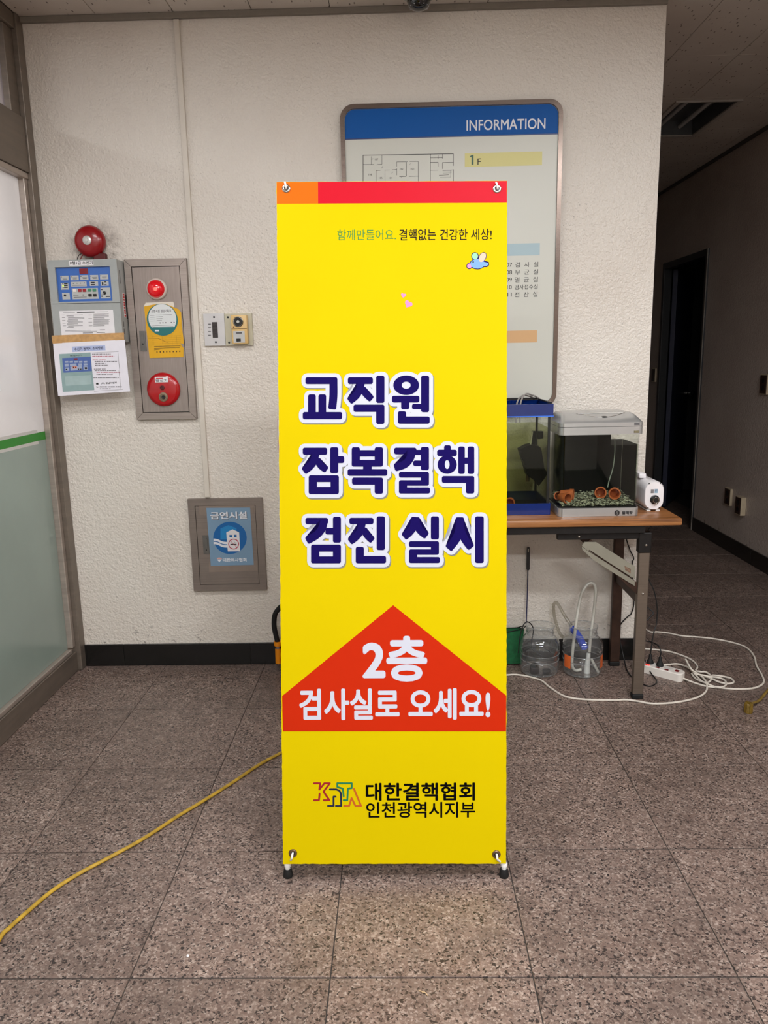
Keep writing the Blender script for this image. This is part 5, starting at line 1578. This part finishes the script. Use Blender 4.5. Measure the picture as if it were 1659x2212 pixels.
for a_, b_ in ((196, 222), (-42, -16)):
    k = 6
    A = [[bm.verts.new((J2x + .0878 * math.cos(math.radians(a_ + (b_ - a_) * i / k)), J2y + .0878 * math.sin(math.radians(a_ + (b_ - a_) * i / k)), z)) for i in range(k + 1)] for z in (.040, .098)]
    for i in range(k):
        bm.faces.new((A[0][i], A[0][i + 1], A[1][i + 1], A[1][i]))
part('jar_label', bm, mat('orange_label', S(222, 104, 44), .4, var=.1, scale=40), j2, 'orange printed label')
sp = root('submersible_pump', (J1x - .02, J1y - .02, .006), 'small black water pump with cable lying in the clear jar', 'pump')
part('pump_body', bx(BM(), (J1x - .045, J1y - .045, .0065), (J1x - .008, J1y - .005, .036), .004), mat('dark_brown_pump', S(34, 26, 28), .4), sp, smooth=40)
part('pump_inlet', lathe(BM(), UP(J1x - .026, J1y - .025), 0, 0, [(.014, .036), (.014, .048), (.010, .05), (0, .05)], 16), BLACK, sp, smooth=40)
part('pump_cover', bx(BM(), (J1x + .008, J1y - .05, .0065), (J1x + .042, J1y - .02, .026), .005, Matrix.Identity(4)), BLACK, sp, smooth=40)
part('pump_cable', tube(BM(), [(J1x - .03, J1y - .01, .04), (J1x - .06, J1y - .01, .05), (J1x - .055, J1y + .03, .09), (J1x, J1y + .05, .10), (J1x + .05, J1y + .02, .085), (J1x + .03, J1y - .04, .08), (J1x - .04, J1y - .03, .12), (J1x - .03, J1y - .0, .20), (J1x - .055, J1y - .0, .235), (J1x - .078, J1y - .01, .22), (J1x - .092, J1y - .02, .17), (J1x - .10, J1y - .03, .10)], .0026, 8), BLACK, sp, smooth=60)
# siphon hose with blue bulb in the second jar
HOSE = mat('milky_hose', S(196, 194, 184), .3, var=.03)
HOSEG = glass('milky_clear_hose', (.80, .79, .75, 1), 1.0, .12)
sh = root('siphon_hose', (J2x, J2y, .006), 'milky siphon hose with blue bulb and white nozzle standing in the jar', 'hose')
cz = lambda x, y, Y: Q(1090 + x * .15069, 1220 + y * .15069, Y)
part('hose', tube(BM(), [cz(1100, 1500, 3.25), cz(1010, 1510, 3.25), cz(965, 1420, 3.245), cz(985, 1150, 3.25), cz(1010, 960, 3.25), cz(1045, 700, 3.26), cz(1100, 430, 3.28), cz(1180, 290, 3.29), cz(1250, 260, 3.29), cz(1300, 320, 3.29), cz(1300, 480, 3.28), cz(1270, 750, 3.27), cz(1235, 1000, 3.265), cz(1215, 1250, 3.262)], .0068, 10), HOSE, sh, smooth=60)
part('siphon_nozzle', tube(BM(), [cz(1205, 1265, 3.262), cz(1195, 1360, 3.258), cz(1185, 1440, 3.255), cz(1175, 1575, 3.25)], [.0085, .0145], 14, 4), mat('white_nozzle', S(210, 212, 208), .35, var=.03), sh, smooth=60)
part('hose', tube(BM(), [cz(1240, 1345, 3.27), cz(1360, 1570, 3.25)], .0066, 10, 0), HOSE, sh, smooth=60)
part('hose', tube(BM(), [cz(955, 870, 3.30), cz(860, 730, 3.32), cz(770, 570, 3.34), cz(730, 540, 3.345), cz(700, 600, 3.35), cz(720, 760, 3.355), cz(780, 960, 3.36), cz(840, 1040, 3.362)], .0072, 10), HOSEG, sh, smooth=60)
part('bulb', tube(BM(), [cz(960, 900, 3.30), cz(1010, 960, 3.29), cz(1075, 1050, 3.285), cz(1120, 1140, 3.28), cz(1150, 1200, 3.275)], .0165, 14), mat('blue_rubber', S(34, 70, 190), .4, var=.05), sh, smooth=60)
part('bulb_end', tube(BM(), [cz(1140, 1170, 3.278), cz(1165, 1215, 3.272)], [.014, .008], 12, 0), MATS['blue_rubber'], sh, smooth=60)
# fish net
fn = root('fish_net', (.53, 3.36, 0), 'small green fish net with long black handle leaning on the wall', 'fish net')
h1 = Vector((.573, YW - .012, .545))
h2 = Vector((.570, YW - .030, .445))
bm = BM()
sN = Surf((0, YW - .018, 0), (1, 0, 0), (0, 0, 1))
ring(bm, sN, rrect(.5655, .44, .5795, .549, .0068, 5), rrect(.5695, .523, .5755, .541, .003, 5), -.003, .003)
slab(bm, sN, rrect(.5665, .441, .5785, .52, .005, 4), -.0031, .0031)
part('handle_grip', bm, BLACK, fn)
part('handle_wire', tube(BM(), [(.5725, YW - .018, .445), (.568, YW - .035, .30), (.562, YW - .06, .19)], .0025, 8), mat('blue_coated_wire', S(30, 32, 74), .4), fn, smooth=60)
part('net_rim', tube(BM(), [(.562, YW - .06, .19), (.545, YW - .05, .185), (.515, YW - .04, .175), (.45, YW - .035, .172), (.42, YW - .05, .17), (.45, YW - .075, .168), (.50, YW - .075, .172), (.545, YW - .068, .182), (.562, YW - .06, .19)], .0022, 6, 4), BLACK, fn, smooth=60)
bm = BM()
lv = [(.172, 0, 0), (.12, .006, .004), (.06, .016, .008), (.012, .022, .010)]
rr_ = []
for z_, ix_, iy_ in lv:
    rr_.append([bm.verts.new((u, v, z_ + .004 * math.sin(i * 1.3))) for i, (u, v) in enumerate(rrect(.425 + ix_, YW - .074 + iy_, .552 - ix_ * .4, YW - .036 - iy_, .015, 5))])
for A, B in zip(rr_, rr_[1:]):
    for i in range(len(A)):
        j = (i + 1) % len(A)
        bm.faces.new((A[i], A[j], B[j], B[i]))
bm.faces.new(rr_[-1])
part('net_bag', bm, mat('green_netting', S(20, 92, 52), .6, var=.25, scale=60), fn, smooth=60)

# ================================================================== POWER STRIP AND CABLES
A0, B0 = Vector((1.022, 3.285, 0)), Vector((1.192, 3.132, 0))
dU = (B0 - A0).normalized()
dV = Vector((-dU.y, dU.x, 0))
LN = (B0 - A0).length
PSS = Surf(A0, dU, dV)
ps_ = root('power_strip', A0 + dU * LN / 2 + dV * .027, 'white multi socket power strip with red switches and long white cable on floor', 'power strip')
o1 = rrect(0, 0, LN, .056, .018, 6)
o2 = rrect(.003, .003, LN - .003, .053, .016, 6)
bm = BM()
lv = [(o1, .001), (o1, .034), (o2, .038)]
rg_ = [[bm.verts.new(PSS.P(u, v, n)) for u, v in p_] for p_, n in lv]
for A, B in zip(rg_, rg_[1:]):
    for i in range(len(A)):
        j = (i + 1) % len(A)
        bm.faces.new((A[i], A[j], B[j], B[i]))
bm.faces.new(rg_[-1]); bm.faces.new(list(reversed(rg_[0])))
strip = part('strip_body', bm, mat('white_strip_plastic', S(226, 220, 212), .4, var=.02), ps_, smooth=35)
LIT = mat('lit_red_switch', S(255, 60, 50), .3, var=0, emit=1.5)
DRK = mat('unlit_red_switch', S(110, 20, 22), .3, var=0)
socks = [.03, .075, .120, .160]
for i, sx_ in enumerate(socks):
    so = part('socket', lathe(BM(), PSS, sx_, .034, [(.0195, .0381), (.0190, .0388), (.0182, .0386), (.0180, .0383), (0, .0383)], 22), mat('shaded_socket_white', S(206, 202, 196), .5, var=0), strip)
    part('switch', slab(BM(), PSS, rect(sx_ - .007, .0045, sx_ + .009, .0135), .0381, .0405), LIT if i < 2 else DRK, strip, 'lit red switch' if i < 2 else 'unlit red switch')
part('switch', slab(BM(), PSS, rect(LN - .036, .018, LN - .020, .034), .0381, .0410), DRK, strip, 'dark red master switch')
z1 = lambda x, y: (1340 + x * .19228, 1340 + y * .19228)
def gz(x, y, z=.0045):
    p = z1(x, y)
    return G(p[0], p[1], z)
cordW = mat('white_cable', S(214, 206, 194), .45, var=.05)
paths = [
    [PSS.P(LN - .004, .03, .012)] + [gz(*p) for p in ((800, 690), (950, 737), (1100, 757), (1300, 772), (1480, 765), (1580, 730), (1612, 680), (1582, 600), (1530, 510), (1500, 400), (1420, 310), (1300, 260), (1100, 215), (900, 190), (700, 175), (550, 145), (420, 130), (330, 127))] + [G(1405, 1364, .0045) + Vector((-.02, .10, 0))],
    [G(780, 1440, .0045), G(860, 1452, .0045), G(960, 1475, .0045), G(1040, 1470, .0045), G(1094, 1458.5, .0045), G(1125, 1458.5, .0045), G(1167, 1469, .0045), G(1188, 1485, .0045), G(1220, 1504, .0045), G(1262, 1511, .0045), G(1325, 1512.5, .0045)] + [gz(*p) for p in ((60, 893), (200, 910), (350, 935), (550, 930), (750, 900), (900, 850), (970, 780))] + [gz(960, 690, .008), gz(900, 620, .012), gz(830, 575, .018), gz(790, 540, .03), gz(735, 440, .045)],
    [gz(*p) for p in ((150, 312), (255, 318), (400, 330), (550, 350), (720, 405), (820, 460), (865, 520))] + [gz(850, 565, .01), gz(900, 578, .012), gz(960, 582, .012), gz(1022, 632, .008), gz(1000, 690, .006), gz(930, 695, .007), gz(850, 620, .010), gz(800, 560, .013), gz(740, 520, .008), gz(640, 490, .006), gz(540, 497, .0045), gz(470, 500, .0045)],
    [gz(800, 600, .0045), gz(850, 660, .005), gz(950, 700, .011), gz(1050, 742, .008), gz(1150, 750, .010), gz(1192, 705, .006), gz(1130, 652, .006), gz(1000, 632, .013), gz(900, 612, .017), gz(830, 600, .016)],
    [gz(900, 625, .006), gz(1000, 645, .0085), gz(1100, 690, .007), gz(1200, 712, .005), gz(1270, 698, .0045), gz(1245, 655, .0045), gz(1150, 630, .0045), gz(1040, 618, .005), gz(1020, 640, .012)],
]
bm = BM()
for p_ in paths:
    tube(bm, p_, .0043, 8, 6)
part('cable', bm, cordW, ps_, 'white cable looped on the floor', smooth=60)
# black cables with plugs
def black_cable(pts_, sx_, label):
    r = root('power_cable', PSS.P(sx_, .034, .0385), label, 'cable', 'black cables plugged into the power strip')
    tip = PSS.P(sx_, .034, .0385)
    plug = part('plug', lathe(BM(), UP(tip.x, tip.y, .0385), 0, 0, [(0, .0005), (.0155, .0005), (.0160, .006), (.012, .016), (.007, .026), (.0065, .040), (.003, .044), (0, .044)], 18), BLACKR, r, smooth=40)
    part('wire', tube(BM(), [Vector((tip.x, tip.y, .081))] + pts_, .0028, 8, 6), BLACK, r, smooth=60)
c3 = lambda x, y, Y: Q(1190 + x * .1507, 1130 + y * .1507, Y)
g1 = lambda x, y, Y: Q(*z1(x, y), Y)
t0, t1_ = PSS.P(socks[1], .034, .04), PSS.P(socks[2], .034, .04)
black_cable([g1(345, 330, t0.y + .002), g1(357, 240, 3.27), g1(380, 120, 3.28), c3(1515, 1430, 3.29), c3(1523, 1200, 3.30), c3(1480, 980, 3.31), c3(1400, 800, 3.32), c3(1352, 620, 3.325), c3(1368, 400, 3.33), c3(1380, 160, 3.335), c3(1440, 40, 3.335)], socks[1], 'black cable hanging from the table end into the power strip')
black_cable([g1(455, 350, t1_.y + .002), g1(425, 285, t1_.y + .02), g1(350, 245, 3.28), g1(270, 217, 3.30), c3(1290, 1400 + 100, 3.31), c3(1400, 1370, 3.32), c3(1468, 1287, 3.33), c3(1400, 1222, 3.34), c3(1320, 1140, 3.35), c3(1230, 1060, 3.36)], socks[2], 'black cable kinked behind the table leg into the power strip')
t2_ = PSS.P(socks[0], .034, .04)
black_cable([g1(262, 385, t2_.y), g1(275, 440, 3.20), gz(300, 510, .03), gz(350, 600, .012), gz(405, 670, .004), gz(400, 710, .004), gz(330, 740, .004), gz(250, 715, .004), gz(135, 640, .004), gz(75, 560, .006), g1(45, 450, 3.34), Q(1338, 1375, 3.38), Q(1340, 1350, 3.385), Q(1358, 1330, 3.385), c3(1150, 1300, 3.385), c3(1190, 1150, 3.385), c3(1175, 900, 3.386), c3(1165, 590, 3.387), c3(1187, 500, 3.387), c3(1135, 390, 3.387), c3(1088, 250, 3.387), c3(1075, 180, 3.387)], socks[0], 'black cable looped on the floor in front of the power strip')

# yellow cords on the floor
def yf(x, y):
    return G(x * .38577, 1600 + y * .38577, .0055)
YC = mat('mustard_cable', S(172, 138, 46), .4, var=.22, scale=45)
yc = part('floor_cable', tube(BM(), [G(-60, 2130, .0055)] + [yf(*p) for p in ((0, 1105), (50, 1050), (150, 960), (300, 835), (450, 740), (600, 660), (800, 550), (1000, 420), (1150, 330), (1300, 235), (1450, 135), (1570, 70))] + [G(680, 1590, .0055), G(800, 1556, .0055), G(900, 1545, .0055)], .0062, 10, 6, .8), YC, None, smooth=60)
tag(yc, 'mustard yellow flat cable running across the floor behind the banner', 'cable')
pg = root('floor_plug', G(1617, 1535, 0), 'mustard yellow cable end with brown plug lying on the floor', 'plug')
OL = mat('olive_cable', S(128, 104, 44), .45, var=.2, scale=45)
p0 = G(1617, 1540, 0)
part('cable', tube(BM(), [Vector((p0.x + .012, p0.y + .02, .03))] + [G(1640, 1513, .010), G(1660, 1490, .0065), G(1700, 1455, .0065), G(1760, 1430, .0065)], .006, 10, 5, .75), OL, pg, smooth=60)
part('plug_body', lathe(BM(), UP(p0.x, p0.y + .004), 0, 0, [(0, .001), (.0165, .001), (.0175, .006), (.0175, .02), (.0165, .024), (.0170, .026), (.0170, .036), (.015, .04), (0, .04)], 8), mat('olive_brown_plug', S(112, 88, 30), .35, var=.25, scale=60), pg, smooth=30)
part('plug_ridge', bx(BM(), (p0.x - .003, p0.y - .016, .006), (p0.x + .003, p0.y + .02, .0425), .001), MATS['olive_brown_plug'], pg)

# crumbs on the floor
cr = part('paper_crumb', lathe(BM(), UP(*G(406, 2067)[:2]), 0, 0, [(0, .0005), (.0028, .001), (.0035, .003), (.002, .0055), (0, .006)], 7), PAPER, None)
tag(cr, 'tiny white paper crumb on the granite floor', 'crumb')
w0 = G(912, 2145)
wr = part('wood_shaving', tube(BM(), [w0 + Vector((-.008, .004, .002)), w0 + Vector((-.002, .002, .003)), w0 + Vector((.001, -.002, .004)), w0 + Vector((.006, -.001, .003)), w0 + Vector((.012, -.009, .002))], .0011, 6), mat('pale_straw', S(200, 170, 130), .6), None)
tag(wr, 'thin curled straw coloured shaving on the granite floor', 'shaving')

# ================================================================== CORRIDOR DETAILS
def side_plate(y0, y1, z0, z1, depth, m_face, m_edge, label, cat, name, parts=()):
    r = root(name, (XR, (y0 + y1) / 2, z0), label, cat)
    part('plate', bx(BM(), (XR - depth, y0, z0), (XR - .0005, y1, z1), .002), m_edge, r)
    f = part('face', bx(BM(), (XR - depth - .002, y0 + .006, z0 + .006), (XR - depth - .0002, y1 - .002, z1 - .006), .0006), m_face, r)
    for a_ in parts:
        part('socket', lathe(BM(), Surf((XR - depth - .002, (y0 + y1) / 2, a_), (0, -1, 0), (0, 0, 1)), 0, 0, [(.019, .0002), (.018, .0015), (.016, .0005), (0, .0005)], 18), BLACK, f)
    return r
BRN = mat('dark_brown_face', S(56, 36, 28), .4, var=.1)
CRE = mat('cream_plate_edge', S(188, 172, 146), .45, var=.06)
side_plate(5.36, 5.452, .325, .446, .018, BRN, CRE, 'dark brown socket plate with cream edge on the corridor wall', 'socket plate', 'wall_socket', (.36, .41))
side_plate(5.145, 5.235, .30, .425, .034, BRN, CRE, 'broken cream wall socket box sticking out of the corridor wall', 'socket box', 'wall_socket', (.34, .385))
side_plate(4.95, 5.045, 1.118, 1.245, .014, BRN, CRE, 'brown switch plate at hand height on the corridor wall', 'switch', 'wall_switch', (1.16, 1.205))
side_plate(7.10, 7.19, 1.13, 1.25, .016, BRN, CRE, 'small brown switch plate past the dark doorway', 'switch', 'wall_switch')
# unlit recessed light in the corridor
rl = root('recessed_light', ((LX0 + LX1) / 2, (LY0 + LY1) / 2, CEIL), 'unlit recessed ceiling light with bare tubes in the dark corridor', 'ceiling light')
DWN = Surf((0, 0, CEIL - .0008), (1, 0, 0), (0, -1, 0))
part('light_frame', ring(BM(), DWN, rect(LX0 - .02, -LY1 - .02, LX1 + .02, -LY0 + .02), rect(LX0 + .006, -LY1 + .006, LX1 - .006, -LY0 + .006), 0, .008), mat('off_white_frame', S(178, 172, 164), .5), rl)
bm = BM()
zt = CEIL + .085
inn = mat('dull_reflector', S(96, 98, 100), .4, .3)
for a_, b_ in (((LX0 + .002, LY0 + .002, CEIL + .001), (LX0 + .006, LY1 - .002, zt)), ((LX1 - .006, LY0 + .002, CEIL + .001), (LX1 - .002, LY1 - .002, zt)), ((LX0 + .007, LY0 + .002, CEIL + .001), (LX1 - .007, LY0 + .006, zt)), ((LX0 + .007, LY1 - .006, CEIL + .001), (LX1 - .007, LY1 - .002, zt)), ((LX0 + .002, LY0 + .002, zt), (LX1 - .002, LY1 - .002, zt + .004))):
    bx(bm, a_, b_)
part('light_housing', bm, inn, rl)
for k in (-.07, .07):
    part('tube_lamp', tube(BM(), [((LX0 + LX1) / 2 + k, LY0 + .03, CEIL + .045), ((LX0 + LX1) / 2 + k, LY1 - .03, CEIL + .045)], .014, 14, 0), mat('unlit_tube', S(190, 190, 188), .3), rl, smooth=60)
# dome camera at the ceiling edge
dc = root('dome_camera', (.10, 3.25, CEIL), 'small black dome security camera under the ceiling edge', 'security camera')
DC = Surf((.099, 3.24, CEIL - .0005), (1, 0, 0), (0, -1, 0))
part('camera_base', lathe(BM(), DC, 0, 0, [(.062, 0), (.062, .02), (.058, .034), (.047, .036)], 36), mat('grey_camera_housing', S(150, 146, 138), .4), dc, smooth=40)
dm = part('camera_dome', lathe(BM(), DC, 0, 0, [(.046, .034), (.045, .046), (.040, .060), (.030, .071), (.016, .078), (0, .080)], 32), mat('black_dome', S(12, 12, 14), .08, var=0, coat=.6), dc, smooth=60)
bm = BM()
for k in range(12):
    a_ = 2 * PI * k / 12
    lathe(bm, Surf(DC.P(.036 * math.cos(a_), .036 * math.sin(a_), .0655), (1, 0, 0), (0, -1, 0)), 0, 0, [(.0028, 0), (.002, .002), (0, .0024)], 8)
part('infrared_lamps', bm, mat('pale_led', S(170, 170, 176), .3), dm)
# lit ceiling fixtures of the lobby, the rear pair added as unseen fill
for k, (lx, ly, sx, sy, pw, c) in enumerate(LAMPS):
    r = root('ceiling_lamp', (lx, ly, CEIL), ('lit fluorescent ceiling panel over the middle of the lobby', 'short lit ceiling panel beside the frosted partition', 'short lit ceiling panel beside the right wall', 'unseen fill panel added near the partition at the rear of the lobby', 'unseen fill panel added near the right wall at the rear of the lobby', 'lit fluorescent ceiling panel behind the frosted partition')[k], 'ceiling light')
    part('lamp_frame', ring(BM(), DWN, rect(lx - sx / 2 - .015, -ly - sy / 2 - .015, lx + sx / 2 + .015, -ly + sy / 2 + .015), rect(lx - sx / 2 + .015, -ly - sy / 2 + .015, lx + sx / 2 - .015, -ly + sy / 2 - .015), 0, .010), WHITE, r)
    part('lamp_diffuser', slab(BM(), DWN, rect(lx - sx / 2 + .016, -ly - sy / 2 + .016, lx + sx / 2 - .016, -ly + sy / 2 - .016), .001, .006), mat('lit_diffuser', (1, .96, .9, 1), .5, var=0, emit=4), r)
